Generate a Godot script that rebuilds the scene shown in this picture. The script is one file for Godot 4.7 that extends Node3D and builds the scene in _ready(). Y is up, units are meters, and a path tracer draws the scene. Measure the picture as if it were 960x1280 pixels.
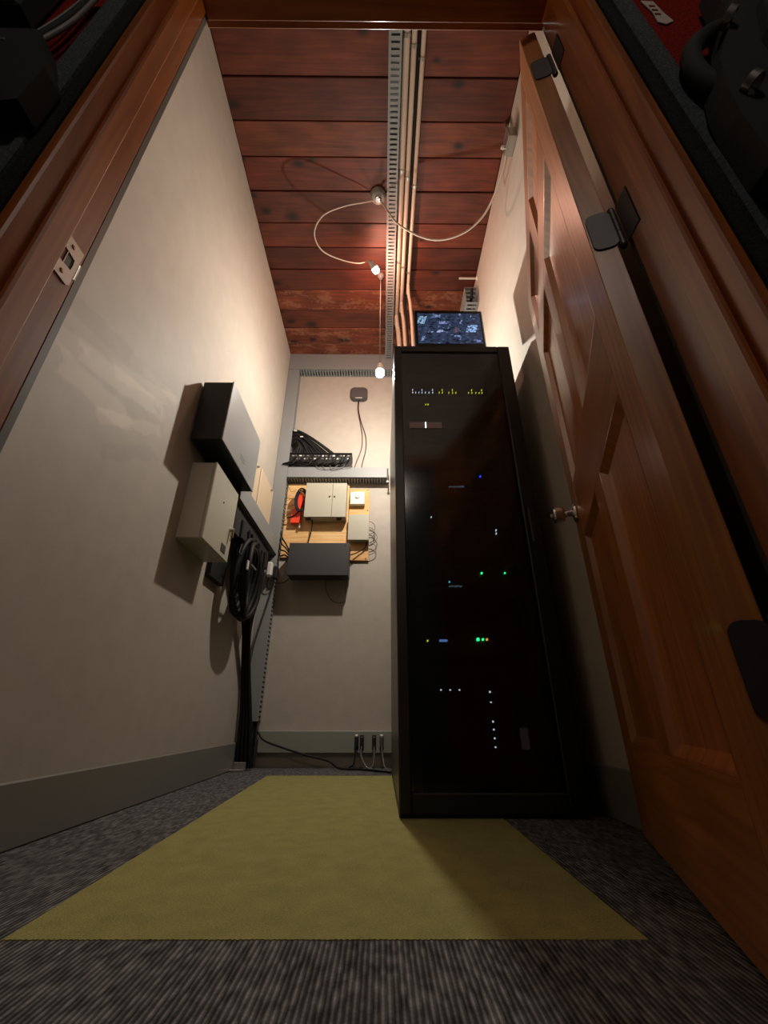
extends Node3D
# A narrow server closet seen from its doorway, close to the floor.
# Plan: x to the right, y up, d = depth into the closet (Godot z = -d). Metres.

const XL := -0.897      # left wall
const XR := 0.748       # right wall
const DB := 3.114       # back wall
const HC := 3.471       # ceiling
const D_IN := 0.456     # door wall, closet face
const D_OUT := 0.335    # door wall, hall face
const JL := -0.49       # left jamb face
const JR := 0.44        # right jamb face
const DH := 2.03        # door height

var M := {}
var used := {}
var mesh_cache := {}

func V(x: float, y: float, d: float) -> Vector3:
	return Vector3(x, y, -d)

# ---------------------------------------------------------------- nodes
func numbered(called: String) -> String:
	if not used.has(called):
		used[called] = 0
		return called
	used[called] += 1
	return "%s_%03d" % [called, used[called]]

func tag(o: Node, label: String, category: String, group := "") -> Node:
	o.set_meta("label", label)
	o.set_meta("category", category)
	if group != "":
		o.set_meta("group", group)
	return o

func thing(called: String, label: String, category: String, at: Vector3, group := "") -> Node3D:
	var o := Node3D.new()
	o.name = numbered(called)
	add_child(o)
	o.position = at
	tag(o, label, category, group)
	return o

func put(called: String, mesh: Mesh, m: Material, parent: Node, at: Vector3, basis := Basis()) -> MeshInstance3D:
	var o := MeshInstance3D.new()
	o.name = numbered(called) if parent == self else called
	o.mesh = mesh
	o.material_override = m
	parent.add_child(o, true)
	o.global_transform = Transform3D(basis, at)
	return o

func put_local(called: String, mesh: Mesh, m: Material, parent: Node, at: Vector3, basis := Basis()) -> MeshInstance3D:
	var o := MeshInstance3D.new()
	o.name = called
	o.mesh = mesh
	o.material_override = m
	parent.add_child(o, true)
	o.transform = Transform3D(basis, at)
	return o

func structure(o: Node) -> Node:
	o.set_meta("kind", "structure")
	return o

# ---------------------------------------------------------------- shapes
func tri(st: SurfaceTool, a: Vector3, b: Vector3, c: Vector3, n: Vector3):
	if (c - a).cross(b - a).dot(n) < 0.0:
		var t := b
		b = c
		c = t
	for p in [a, b, c]:
		st.set_normal(n)
		st.add_vertex(p)

func quad(st: SurfaceTool, a: Vector3, b: Vector3, c: Vector3, d: Vector3, out: Vector3):
	var n := (b - a).cross(c - a)
	if n.length() < 1e-12:
		n = (c - a).cross(d - a)
	n = n.normalized()
	if n.dot(out) < 0.0:
		n = -n
	tri(st, a, b, c, n)
	tri(st, a, c, d, n)

func new_st() -> SurfaceTool:
	var st := SurfaceTool.new()
	st.begin(Mesh.PRIMITIVE_TRIANGLES)
	return st

func add_bevel_box(st: SurfaceTool, centre: Vector3, size: Vector3, b: float, rot := Basis()):
	var h := size * 0.5
	b = minf(b, minf(h.x, minf(h.y, h.z)) * 0.9)
	var f := func(v: Vector3) -> Vector3: return centre + rot * v
	for ax in 3:
		for s in [-1.0, 1.0]:
			var i := (ax + 1) % 3
			var j := (ax + 2) % 3
			var pts := []
			for q in [[-1, -1], [1, -1], [1, 1], [-1, 1]]:
				var v := Vector3.ZERO
				v[ax] = s * h[ax]
				v[i] = q[0] * (h[i] - b)
				v[j] = q[1] * (h[j] - b)
				pts.append(f.call(v))
			var n := Vector3.ZERO
			n[ax] = s
			quad(st, pts[0], pts[1], pts[2], pts[3], rot * n)
	if b <= 0.0:
		return
	for ax in 3:                       # edges along axis ax
		var i := (ax + 1) % 3
		var j := (ax + 2) % 3
		for si in [-1.0, 1.0]:
			for sj in [-1.0, 1.0]:
				var pts := []
				for e in [[-1, 0], [1, 0], [1, 1], [-1, 1]]:
					var v := Vector3.ZERO
					v[ax] = e[0] * (h[ax] - b)
					if e[1] == 0:
						v[i] = si * h[i]
						v[j] = sj * (h[j] - b)
					else:
						v[i] = si * (h[i] - b)
						v[j] = sj * h[j]
					pts.append(f.call(v))
				var n := Vector3.ZERO
				n[i] = si
				n[j] = sj
				quad(st, pts[0], pts[1], pts[2], pts[3], rot * n)
	for sx in [-1.0, 1.0]:
		for sy in [-1.0, 1.0]:
			for sz in [-1.0, 1.0]:
				var a: Vector3 = f.call(Vector3(sx * h.x, sy * (h.y - b), sz * (h.z - b)))
				var c: Vector3 = f.call(Vector3(sx * (h.x - b), sy * h.y, sz * (h.z - b)))
				var e: Vector3 = f.call(Vector3(sx * (h.x - b), sy * (h.y - b), sz * h.z))
				tri(st, a, c, e, (rot * Vector3(sx, sy, sz)).normalized())

func box_mesh(size: Vector3, b := 0.002) -> Mesh:
	var key := "%.4f %.4f %.4f %.4f" % [size.x, size.y, size.z, b]
	if not mesh_cache.has(key):
		var st := new_st()
		add_bevel_box(st, Vector3.ZERO, size, b)
		mesh_cache[key] = st.commit()
	return mesh_cache[key]

# a box from its limits: x0..x1, y0..y1, depth d0..d1
func bx(called: String, parent: Node, x0: float, x1: float, y0: float, y1: float, d0: float, d1: float, m: Material, b := 0.002) -> MeshInstance3D:
	return put(called, box_mesh(Vector3(x1 - x0, y1 - y0, d1 - d0), b), m, parent, V((x0 + x1) * 0.5, (y0 + y1) * 0.5, (d0 + d1) * 0.5))

func smooth_path(pts: Array, per := 6) -> PackedVector3Array:
	var out := PackedVector3Array()
	for i in pts.size() - 1:
		var p1: Vector3 = pts[i]
		var p2: Vector3 = pts[i + 1]
		var p0: Vector3 = pts[i - 1] if i > 0 else p1 * 2.0 - p2
		var p3: Vector3 = pts[i + 2] if i + 2 < pts.size() else p2 * 2.0 - p1
		for k in per:
			out.append(p1.cubic_interpolate(p2, p0, p3, float(k) / per))
	out.append(pts[-1])
	return out

func add_tube(st: SurfaceTool, path: PackedVector3Array, r: float, sides := 8, r_end := -1.0):
	var n := path.size()
	var up := Vector3.UP
	var rings := []
	for i in n:
		var t := (path[mini(i + 1, n - 1)] - path[maxi(i - 1, 0)]).normalized()
		if i == 0 and absf(t.dot(up)) > 0.9:
			up = Vector3.RIGHT
		var s := up.cross(t).normalized()
		up = t.cross(s).normalized()
		var rad := r if r_end < 0.0 else lerpf(r, r_end, float(i) / (n - 1))
		var ring := []
		for k in sides:
			var a := TAU * k / sides
			var nn := s * cos(a) + up * sin(a)
			ring.append([path[i] + nn * rad, nn])
		rings.append(ring)
	for i in n - 1:
		for k in sides:
			var k2 := (k + 1) % sides
			var q := [rings[i][k], rings[i][k2], rings[i + 1][k2], rings[i + 1][k]]
			for idx in ([[0, 1, 2], [0, 2, 3]]):
				var a: Array = q[idx[0]]
				var b: Array = q[idx[1]]
				var c: Array = q[idx[2]]
				var nn: Vector3 = a[1] + b[1] + c[1]
				if (c[0] - a[0]).cross(b[0] - a[0]).dot(nn) < 0.0:
					var t2 := b
					b = c
					c = t2
				for v in [a, b, c]:
					st.set_normal(v[1])
					st.add_vertex(v[0])
	for e in [0, n - 1]:
		var out := (path[0] - path[1]).normalized() if e == 0 else (path[n - 1] - path[n - 2]).normalized()
		for k in range(1, sides - 1):
			tri(st, rings[e][0][0], rings[e][k][0], rings[e][k + 1][0], out)

func tube_mesh(pts: Array, r: float, sides := 8, per := 6) -> Mesh:
	var st := new_st()
	add_tube(st, smooth_path(pts, per) if per > 0 else PackedVector3Array(pts), r, sides)
	return st.commit()

# a tube through world points, its node standing at the first point
func tube(called: String, parent: Node, pts: Array, r: float, m: Material, sides := 8, per := 6) -> MeshInstance3D:
	var at: Vector3 = pts[0]
	var loc := []
	for p in pts:
		loc.append(p - at)
	return put(called, tube_mesh(loc, r, sides, per), m, parent, at)

# profile: [radius, height] pairs, turned about y
func lathe_mesh(profile: Array, sides := 24, soft := false) -> Mesh:
	var st := new_st()
	var n := profile.size()
	var norms := []
	for i in n:
		var a: Array = profile[maxi(i - 1, 0)]
		var b: Array = profile[mini(i + 1, n - 1)]
		norms.append(Vector2(b[1] - a[1], -(b[0] - a[0])).normalized())
	for i in n - 1:
		var p: Array = profile[i]
		var q: Array = profile[i + 1]
		var flat := Vector2(q[1] - p[1], -(q[0] - p[0])).normalized()
		for k in sides:
			var a0 := TAU * k / sides
			var a1 := TAU * (k + 1) / sides
			var vs := []
			for e in [[p, a0, i], [p, a1, i], [q, a1, i + 1], [q, a0, i + 1]]:
				var nn: Vector2 = norms[e[2]] if soft else flat
				vs.append([Vector3(e[0][0] * cos(e[1]), e[0][1], e[0][0] * sin(e[1])), Vector3(nn.x * cos(e[1]), nn.y, nn.x * sin(e[1])).normalized()])
			for idx in [[0, 1, 2], [0, 2, 3]]:
				var a: Array = vs[idx[0]]
				var b: Array = vs[idx[1]]
				var c: Array = vs[idx[2]]
				var cr: Vector3 = (c[0] - a[0]).cross(b[0] - a[0])
				if cr.length() < 1e-14:
					continue
				if cr.dot(a[1] + b[1] + c[1]) < 0.0:
					var t2 := b
					b = c
					c = t2
				for v in [a, b, c]:
					st.set_normal(v[1])
					st.add_vertex(v[0])
	return st.commit()

# outline in x,y pushed out from z=0 to z=depth
func prism_mesh(poly: PackedVector2Array, depth: float) -> Mesh:
	var st := new_st()
	var idx := Geometry2D.triangulate_polygon(poly)
	var cw := Geometry2D.is_polygon_clockwise(poly)
	for i in range(0, idx.size(), 3):
		var p := []
		for k in 3:
			p.append(Vector3(poly[idx[i + k]].x, poly[idx[i + k]].y, 0))
		tri(st, p[0], p[1], p[2], Vector3(0, 0, -1))
		var e := Vector3(0, 0, depth)
		tri(st, p[0] + e, p[1] + e, p[2] + e, Vector3(0, 0, 1))
	for i in poly.size():
		var a := poly[i]
		var b := poly[(i + 1) % poly.size()]
		var out := Vector3(b.y - a.y, -(b.x - a.x), 0) * (-1.0 if cw else 1.0)
		quad(st, Vector3(a.x, a.y, 0), Vector3(b.x, b.y, 0), Vector3(b.x, b.y, depth), Vector3(a.x, a.y, depth), out)
	return st.commit()

func round_rect(w: float, h: float, r: float, per := 5) -> PackedVector2Array:
	var out := PackedVector2Array()
	for c in [[1, 1, 0], [-1, 1, 1], [-1, -1, 2], [1, -1, 3]]:
		for k in per + 1:
			var a: float = PI * 0.5 * (c[2] + float(k) / per)
			out.append(Vector2(c[0] * (w * 0.5 - r) + r * cos(a), c[1] * (h * 0.5 - r) + r * sin(a)))
	return out

# a plate with a row of closed slots: length along x, height along y, thickness along z
func ladder_mesh(length: float, height: float, thick: float, pitch: float, slot: float, rim: float) -> Mesh:
	var st := new_st()
	var n := int(length / pitch)
	var us := [0.0]
	for i in n:
		us.append(i * pitch + (pitch - slot))
		us.append((i + 1) * pitch)
	if length - us[-1] > 1e-4:
		us.append(length)
	var vs := [0.0, rim, height - rim, height]
	for i in us.size() - 1:
		for j in 3:
			if j == 1 and i % 2 == 1:
				continue
			var a := Vector3(us[i], vs[j], 0)
			var b := Vector3(us[i + 1], vs[j], 0)
			var c := Vector3(us[i + 1], vs[j + 1], 0)
			var d := Vector3(us[i], vs[j + 1], 0)
			var e := Vector3(0, 0, thick)
			quad(st, a, b, c, d, Vector3(0, 0, -1))
			quad(st, a + e, b + e, c + e, d + e, Vector3(0, 0, 1))
			if j == 1:
				quad(st, a, d, d + e, a + e, Vector3(-1, 0, 0))
				quad(st, b, c, c + e, b + e, Vector3(1, 0, 0))
			elif i % 2 == 1:
				if j == 0:
					quad(st, d, c, c + e, d + e, Vector3(0, 1, 0))
				else:
					quad(st, a, b, b + e, a + e, Vector3(0, -1, 0))
	return st.commit()

# ---------------------------------------------------------------- materials
func mat(key: String, c: Color, rough := 0.6, metal := 0.0, spec := 0.5) -> StandardMaterial3D:
	if M.has(key):
		return M[key]
	var m := StandardMaterial3D.new()
	m.albedo_color = c
	m.roughness = rough
	m.metallic = metal
	m.metallic_specular = spec
	M[key] = m
	return m

func glow(key: String, c: Color, energy: float) -> StandardMaterial3D:
	if M.has(key):
		return M[key]
	var m := mat(key, c, 0.4)
	m.emission_enabled = true
	m.emission = c
	m.emission_energy_multiplier = energy
	return m

func noise(seed_: int, freq: float, octaves := 3) -> FastNoiseLite:
	var n := FastNoiseLite.new()
	n.seed = seed_
	n.frequency = freq
	n.noise_type = FastNoiseLite.TYPE_SIMPLEX_SMOOTH
	n.fractal_octaves = octaves
	return n

# wood: one tile covers tile x tile metres; the grain runs along u (along_u) or along v
func wood_image(along_u: bool, light: Color, dark: Color, knots: int, seed_: int, blotch := 0.3) -> Image:
	var na := 256
	var nc := 768
	var img := Image.create_empty(na if along_u else nc, nc if along_u else na, false, Image.FORMAT_RGB8)
	var fine := noise(seed_, 0.11, 2)
	var wide := noise(seed_ + 7, 0.012, 3)
	var blot := noise(seed_ + 13, 0.018, 3)
	var rng := RandomNumberGenerator.new()
	rng.seed = seed_
	var ks := []
	for i in knots:
		ks.append([rng.randf() * na, rng.randf() * nc, rng.randf_range(3.0, 7.5)])
	for j in nc:
		for i in na:
			var warp := wide.get_noise_2d(i * 0.5, j * 0.9) * 26.0
			var core := 0.0
			for k in ks:
				var dx: float = (i - k[0]) * 3.0
				var dy: float = j - k[1]
				var q: float = (dx * dx * 0.35 + dy * dy) / (k[2] * k[2] * 2.2)
				if q < 9.0:
					warp += 9.0 * exp(-q * 0.35) * (1.0 if dy > 0 else -1.0)
					core = maxf(core, exp(-q))
			var ring := 0.5 + 0.5 * sin((j + warp) * 0.33)
			var g := 0.22 * ring * ring + 0.72 * (0.5 + 0.5 * fine.get_noise_2d(i * 0.12, (j + warp * 0.4) * 1.6))
			var t := clampf(g * 1.05 + blotch * blot.get_noise_2d(i * 1.4, j * 1.1), 0.0, 1.0)
			var c := light.lerp(dark, t).lerp(dark * 0.35, core)
			if along_u:
				img.set_pixel(i, j, c)
			else:
				img.set_pixel(j, i, c)
	return img

func wood_mat(key: String, img: Image, tint: Color, rough: float, offset: Vector3, coat := 0.0, tile := 2.0) -> StandardMaterial3D:
	if M.has(key):
		return M[key]
	var m := mat(key, tint, rough)
	var tk := "tex%d" % img.get_instance_id()
	if not mesh_cache.has(tk):
		mesh_cache[tk] = ImageTexture.create_from_image(img)
	m.albedo_texture = mesh_cache[tk]
	m.uv1_triplanar = true
	m.uv1_scale = Vector3.ONE / tile
	m.uv1_offset = offset
	if coat > 0.0:
		m.clearcoat_enabled = true
		m.clearcoat = coat
		m.clearcoat_roughness = 0.16
	return m

func make_materials():
	# painted plaster: a faint roller mottle
	var nz := noise(3, 0.02, 4)
	var nf := noise(4, 0.35, 2)
	var img := Image.create_empty(512, 512, false, Image.FORMAT_RGB8)
	var bump := Image.create_empty(512, 512, false, Image.FORMAT_RGB8)
	for j in 512:
		for i in 512:
			var v := 0.97 + 0.03 * nz.get_noise_2d(i, j) + 0.015 * nf.get_noise_2d(i, j)
			img.set_pixel(i, j, Color(v, v, v))
			var b := 0.5 + 0.4 * nf.get_noise_2d(i * 0.8, j * 0.8)
			bump.set_pixel(i, j, Color(b, b, b))
	bump.bump_map_to_normal_map(1.2)
	var wall := mat("wall", Color(0.69, 0.655, 0.61), 0.62)
	wall.albedo_texture = ImageTexture.create_from_image(img)
	wall.normal_enabled = true
	wall.normal_texture = ImageTexture.create_from_image(bump)
	wall.normal_scale = 0.25
	wall.uv1_triplanar = true
	wall.uv1_world_triplanar = true
	wall.uv1_scale = Vector3.ONE * 0.8
	wall.uv1_offset = Vector3(0.5, 0.5, 0.5)
	# the left wall: the same paint with the broad strokes of a glossy patch near the door, its sheen painted in as lighter colour
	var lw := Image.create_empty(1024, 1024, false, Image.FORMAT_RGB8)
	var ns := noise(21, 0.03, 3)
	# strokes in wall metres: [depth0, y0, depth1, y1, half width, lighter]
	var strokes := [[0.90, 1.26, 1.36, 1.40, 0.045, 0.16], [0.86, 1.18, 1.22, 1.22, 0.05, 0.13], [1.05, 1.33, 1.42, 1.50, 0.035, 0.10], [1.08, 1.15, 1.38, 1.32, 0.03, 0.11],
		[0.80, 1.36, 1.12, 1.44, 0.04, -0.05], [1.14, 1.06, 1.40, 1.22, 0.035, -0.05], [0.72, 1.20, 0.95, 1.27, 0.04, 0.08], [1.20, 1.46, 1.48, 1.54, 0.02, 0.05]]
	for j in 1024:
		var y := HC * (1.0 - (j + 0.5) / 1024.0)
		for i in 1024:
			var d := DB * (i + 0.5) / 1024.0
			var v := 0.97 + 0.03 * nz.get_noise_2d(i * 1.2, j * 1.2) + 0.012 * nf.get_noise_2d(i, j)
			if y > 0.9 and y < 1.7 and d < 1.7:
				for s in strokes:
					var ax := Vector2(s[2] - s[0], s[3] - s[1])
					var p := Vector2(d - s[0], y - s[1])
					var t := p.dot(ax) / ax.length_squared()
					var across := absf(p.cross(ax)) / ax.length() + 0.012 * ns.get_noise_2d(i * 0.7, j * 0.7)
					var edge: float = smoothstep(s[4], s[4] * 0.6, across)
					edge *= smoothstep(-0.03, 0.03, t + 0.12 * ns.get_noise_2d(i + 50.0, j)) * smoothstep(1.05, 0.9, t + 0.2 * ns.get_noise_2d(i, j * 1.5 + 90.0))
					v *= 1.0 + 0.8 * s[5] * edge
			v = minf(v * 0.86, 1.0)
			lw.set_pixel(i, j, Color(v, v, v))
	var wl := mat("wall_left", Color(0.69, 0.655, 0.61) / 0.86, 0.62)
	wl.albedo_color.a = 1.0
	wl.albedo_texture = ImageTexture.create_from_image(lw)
	mat("trim_grey", Color(0.46, 0.455, 0.43), 0.45)
	mat("raceway", Color(0.52, 0.54, 0.50), 0.45)
	# carpets
	var cg := Image.create_empty(1024, 1024, false, Image.FORMAT_RGB8)
	var ch := Image.create_empty(1024, 1024, false, Image.FORMAT_RGB8)
	var yg := Image.create_empty(512, 512, false, Image.FORMAT_RGB8)
	var yh := Image.create_empty(512, 512, false, Image.FORMAT_RGB8)
	var n1 := noise(31, 0.12, 2)
	var n2 := noise(32, 0.006, 3)
	var rng := RandomNumberGenerator.new()
	rng.seed = 5
	for j in 1024:
		for i in 1024:
			var stripe := int(i / 8)
			var across := absf((i % 8) - 3.5) / 4.0
			var loop := 0.5 + 0.5 * sin(j * TAU / 9.0 + stripe * 2.4)
			var h := (1.0 - across * across) * (0.86 + 0.14 * loop)
			var yarn := n1.get_noise_2d(stripe * 37.0, j * 0.16)
			var v := 0.20 + 0.24 * h + 0.17 * yarn + 0.05 * rng.randf() + 0.03 * n2.get_noise_2d(i, j)
			v = clampf(v, 0.05, 0.75)
			cg.set_pixel(i, j, Color(v, v, v))
			ch.set_pixel(i, j, Color(h, h, h))
			if i < 512 and j < 512:
				var s := rng.randf()
				var w := 0.86 + 0.10 * n1.get_noise_2d(i * 3.0, j * 3.0) + 0.07 * (s - 0.5) + 0.05 * n2.get_noise_2d(i * 3.0, j * 3.0)
				yg.set_pixel(i, j, Color(w, w, w * 0.96))
				var hh := 0.5 + 0.4 * n1.get_noise_2d(i * 4.0, j * 4.0) + 0.3 * (s - 0.5)
				yh.set_pixel(i, j, Color(hh, hh, hh))
	ch.bump_map_to_normal_map(5.0)
	yh.bump_map_to_normal_map(3.0)
	var carpet := mat("carpet", Color(0.95, 0.95, 0.95), 0.95, 0.0, 0.2)
	carpet.albedo_texture = ImageTexture.create_from_image(cg)
	carpet.normal_enabled = true
	carpet.normal_texture = ImageTexture.create_from_image(ch)
	carpet.uv1_triplanar = true
	carpet.uv1_world_triplanar = true
	carpet.uv1_scale = Vector3.ONE
	var yellow := mat("yellow", Color(0.65, 0.63, 0.415), 0.95, 0.0, 0.2)
	yellow.albedo_texture = ImageTexture.create_from_image(yg)
	yellow.normal_enabled = true
	yellow.normal_texture = ImageTexture.create_from_image(yh)
	yellow.normal_scale = 0.7
	yellow.uv1_triplanar = true
	yellow.uv1_world_triplanar = true
	yellow.uv1_scale = Vector3.ONE * 1.3
	# woods
	var plank_img := wood_image(true, Color(0.48, 0.25, 0.15), Color(0.31, 0.145, 0.085), 30, 41, 0.5)
	var tints := [Color(0.95, 0.86, 0.84), Color(0.80, 0.70, 0.68), Color(1.0, 0.98, 0.95), Color(0.86, 0.80, 0.80), Color(0.72, 0.62, 0.60), Color(0.95, 0.80, 0.75)]
	for i in 6:
		wood_mat("plank%d" % i, plank_img, tints[i], 0.55, Vector3(0.5, 0.5, 0.08 + 0.155 * i))
	# planks with the remains of old whitewash: pale smears of its own outline over the wood
	var white := Image.create_empty(512, 512, false, Image.FORMAT_RGB8)
	var nw := noise(77, 0.02, 4)
	var nw2 := noise(78, 0.09, 3)
	for j in 512:
		for i in 512:
			var a := smoothstep(0.02, 0.34, nw.get_noise_2d(i * 0.7, j * 1.6) + 0.5 * nw2.get_noise_2d(i, j))
			var base := plank_img.get_pixel(int(i / 2), int(j * 1.5))
			white.set_pixel(i, j, base.lerp(Color(0.58, 0.44, 0.36), 0.50 * a))
	for i in 2:
		wood_mat("plank_white%d" % i, white, Color(1, 0.97, 0.93), 0.7, Vector3(0.5, 0.5, 0.3 + 0.35 * i), 0.0, 1.9)
	var door_v := wood_image(false, Color(0.74, 0.475, 0.215), Color(0.53, 0.30, 0.115), 0, 51, 0.25)
	var door_h := wood_image(true, Color(0.74, 0.475, 0.215), Color(0.53, 0.30, 0.115), 0, 52, 0.25)
	for i in 4:
		wood_mat("door_v%d" % i, door_v, [Color(1, 1, 1), Color(0.93, 0.9, 0.88), Color(1, 0.96, 0.92), Color(0.88, 0.86, 0.84)][i], 0.38, Vector3(0.13 + 0.21 * i, 0.5, 0.2 + 0.13 * i), 0.42)
		wood_mat("door_h%d" % i, door_h, [Color(1, 1, 1), Color(0.92, 0.9, 0.87), Color(0.97, 0.95, 0.92), Color(0.86, 0.82, 0.8)][i], 0.38, Vector3(0.5, 0.1 + 0.22 * i, 0.1 + 0.2 * i), 0.42)
	wood_mat("jamb_v", door_v, Color(0.98, 0.87, 0.66), 0.4, Vector3(0.4, 0.5, 0.6), 0.4)
	wood_mat("jamb_h", door_h, Color(0.98, 0.87, 0.66), 0.45, Vector3(0.5, 0.3, 0.4), 0.3)
	var ply := wood_image(true, Color(0.93, 0.77, 0.54), Color(0.80, 0.60, 0.36), 5, 61, 0.4)
	wood_mat("plywood", ply, Color(1, 1, 1), 0.65, Vector3(0.5, 0.4, 0.5))
	wood_mat("plywood_b", ply, Color(0.97, 0.94, 0.9), 0.65, Vector3(0.2, 0.75, 0.5))
	# paints, plastics and metals
	mat("black", Color(0.15, 0.15, 0.152), 0.5, 0.0, 0.35)
	mat("black_gloss", Color(0.05, 0.05, 0.052), 0.3)
	mat("black_rubber", Color(0.09, 0.09, 0.092), 0.55, 0.0, 0.3)
	mat("rack", Color(0.085, 0.082, 0.085), 0.45)
	mat("rack_side", Color(0.20, 0.20, 0.20), 0.34)
	mat("gear", Color(0.05, 0.05, 0.053), 0.55)
	mat("gear_grey", Color(0.10, 0.10, 0.105), 0.55)
	mat("black_case", Color(0.24, 0.245, 0.25), 0.42)
	mat("charcoal", Color(0.20, 0.20, 0.205), 0.5)
	mat("cabinet", Color(0.66, 0.645, 0.58), 0.45)
	mat("beige", Color(0.74, 0.67, 0.57), 0.5)
	mat("white", Color(0.82, 0.81, 0.77), 0.45)
	mat("duct", Color(0.50, 0.51, 0.51), 0.5)
	mat("duct_dark", Color(0.16, 0.16, 0.165), 0.6)
	mat("conduit", Color(0.72, 0.655, 0.59), 0.5)
	mat("steel", Color(0.72, 0.71, 0.69), 0.32, 0.9)
	mat("chrome", Color(0.82, 0.81, 0.79), 0.16, 1.0)
	mat("brass", Color(0.55, 0.47, 0.36), 0.35, 0.8)
	mat("white_cable", Color(0.80, 0.74, 0.68), 0.5)
	mat("grey_cable", Color(0.42, 0.41, 0.40), 0.55)
	mat("red_cable", Color(0.30, 0.10, 0.09), 0.55)
	mat("orange", Color(0.90, 0.24, 0.08), 0.5)
	mat("iron", Color(0.20, 0.175, 0.18), 0.5, 0.2)
	mat("grey_felt", Color(0.41, 0.44, 0.445), 0.95, 0.0, 0.2)
	mat("grey_felt_dark", Color(0.22, 0.23, 0.23), 0.95, 0.0, 0.2)
	mat("red_cloth", Color(0.66, 0.17, 0.085), 0.95, 0.0, 0.2)
	mat("bag", Color(0.07, 0.07, 0.072), 0.85)
	mat("bag_panel", Color(0.15, 0.15, 0.15), 0.9)
	mat("paper", Color(0.75, 0.70, 0.66), 0.8)
	mat("screen_bezel", Color(0.03, 0.03, 0.032), 0.3)
	mat("hall_wall", Color(0.40, 0.39, 0.38), 0.8)
	var felt := Image.create_empty(256, 256, false, Image.FORMAT_RGB8)
	for j in 256:
		for i in 256:
			var v := 0.72 + 0.36 * (rng.randf() - 0.5) + 0.2 * n1.get_noise_2d(i * 2.0, j * 2.0)
			felt.set_pixel(i, j, Color(v, v, v))
	var ft := ImageTexture.create_from_image(felt)
	for k in ["grey_felt", "grey_felt_dark", "red_cloth", "bag_panel"]:
		M[k].albedo_texture = ft
		M[k].uv1_triplanar = true
		M[k].uv1_scale = Vector3.ONE * 2.5
	# smoked glass of the rack door
	var g := mat("smoked", Color(0.012, 0.012, 0.014, 0.62), 0.12)
	g.transparency = BaseMaterial3D.TRANSPARENCY_ALPHA
	glow("led_white", Color(0.85, 0.92, 1.0), 5.0)
	glow("led_green", Color(0.12, 0.95, 0.5), 16.0)
	glow("led_cyan", Color(0.30, 0.85, 0.90), 4.0)
	glow("led_blue", Color(0.12, 0.30, 1.0), 8.0)
	glow("led_yellow", Color(0.85, 0.90, 0.15), 5.0)
	glow("led_amber", Color(1.0, 0.70, 0.25), 5.0)
	glow("display_blue", Color(0.45, 0.62, 0.95), 2.5)
	glow("display_pale", Color(0.45, 0.55, 0.62), 1.2)
	# what the little monitor shows: a dim blue picture of a cluttered workshop
	var sc := Image.create_empty(320, 180, false, Image.FORMAT_RGB8)
	var s1 := noise(91, 0.03, 3)
	var s2 := noise(92, 0.022, 2)
	for j in 180:
		for i in 320:
			var v := 0.23 + 0.10 * s1.get_noise_2d(i, j * 1.6)
			var c := Color(v * 0.75, v * 0.98, v * 1.40)
			var hgt := s2.get_noise_2d(i, j * 2.2)
			if hgt > 0.5:
				c = c.lerp(Color(0.62, 0.72, 0.92), smoothstep(0.50, 0.62, hgt) * 0.4)
			elif hgt < -0.40:
				c = c.lerp(Color(0.05, 0.07, 0.14), smoothstep(0.40, 0.50, -hgt))
			sc.set_pixel(i, j, c)
	var shapes := [[10, 18, 40, 46, Color(0.60, 0.76, 0.88)], [82, 8, 40, 16, Color(0.55, 0.62, 0.80)], [112, 48, 44, 16, Color(0.56, 0.62, 0.82)], [98, 100, 30, 16, Color(0.70, 0.76, 0.95)], [158, 66, 10, 30, Color(0.36, 0.50, 0.66)],
		[186, 84, 24, 34, Color(0.42, 0.36, 0.42)], [218, 40, 12, 24, Color(0.55, 0.60, 0.78)], [254, 70, 50, 44, Color(0.62, 0.76, 0.98)], [182, 132, 34, 8, Color(0.55, 0.66, 0.88)], [208, 136, 8, 22, Color(0.55, 0.66, 0.88)],
		[22, 138, 12, 26, Color(0.58, 0.66, 0.84)], [52, 110, 28, 7, Color(0.60, 0.68, 0.86)], [290, 158, 22, 14, Color(0.55, 0.60, 0.90)], [274, 8, 6, 14, Color(0.70, 0.76, 0.92)], [216, 2, 8, 10, Color(0.7, 0.76, 0.92)]]
	for s in shapes:
		for j in s[3]:
			for i in s[2]:
				var keep: float = s2.get_noise_2d((s[0] + i) * 3.0, (s[1] + j) * 3.0)
				var skew := int(j * -0.35)
				var px: int = s[0] + i + skew
				if keep > -0.28 and px >= 0 and px < 320 and s[1] + j < 180:
					sc.set_pixel(px, s[1] + j, s[4] * (0.85 + 0.3 * keep))
	var sm := mat("screen", Color(0.02, 0.02, 0.02), 0.25)
	sm.emission_enabled = true
	sm.emission = Color.WHITE
	sm.emission_operator = BaseMaterial3D.EMISSION_OP_MULTIPLY
	sm.emission_texture = ImageTexture.create_from_image(sc)
	sm.emission_energy_multiplier = 0.9

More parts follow.
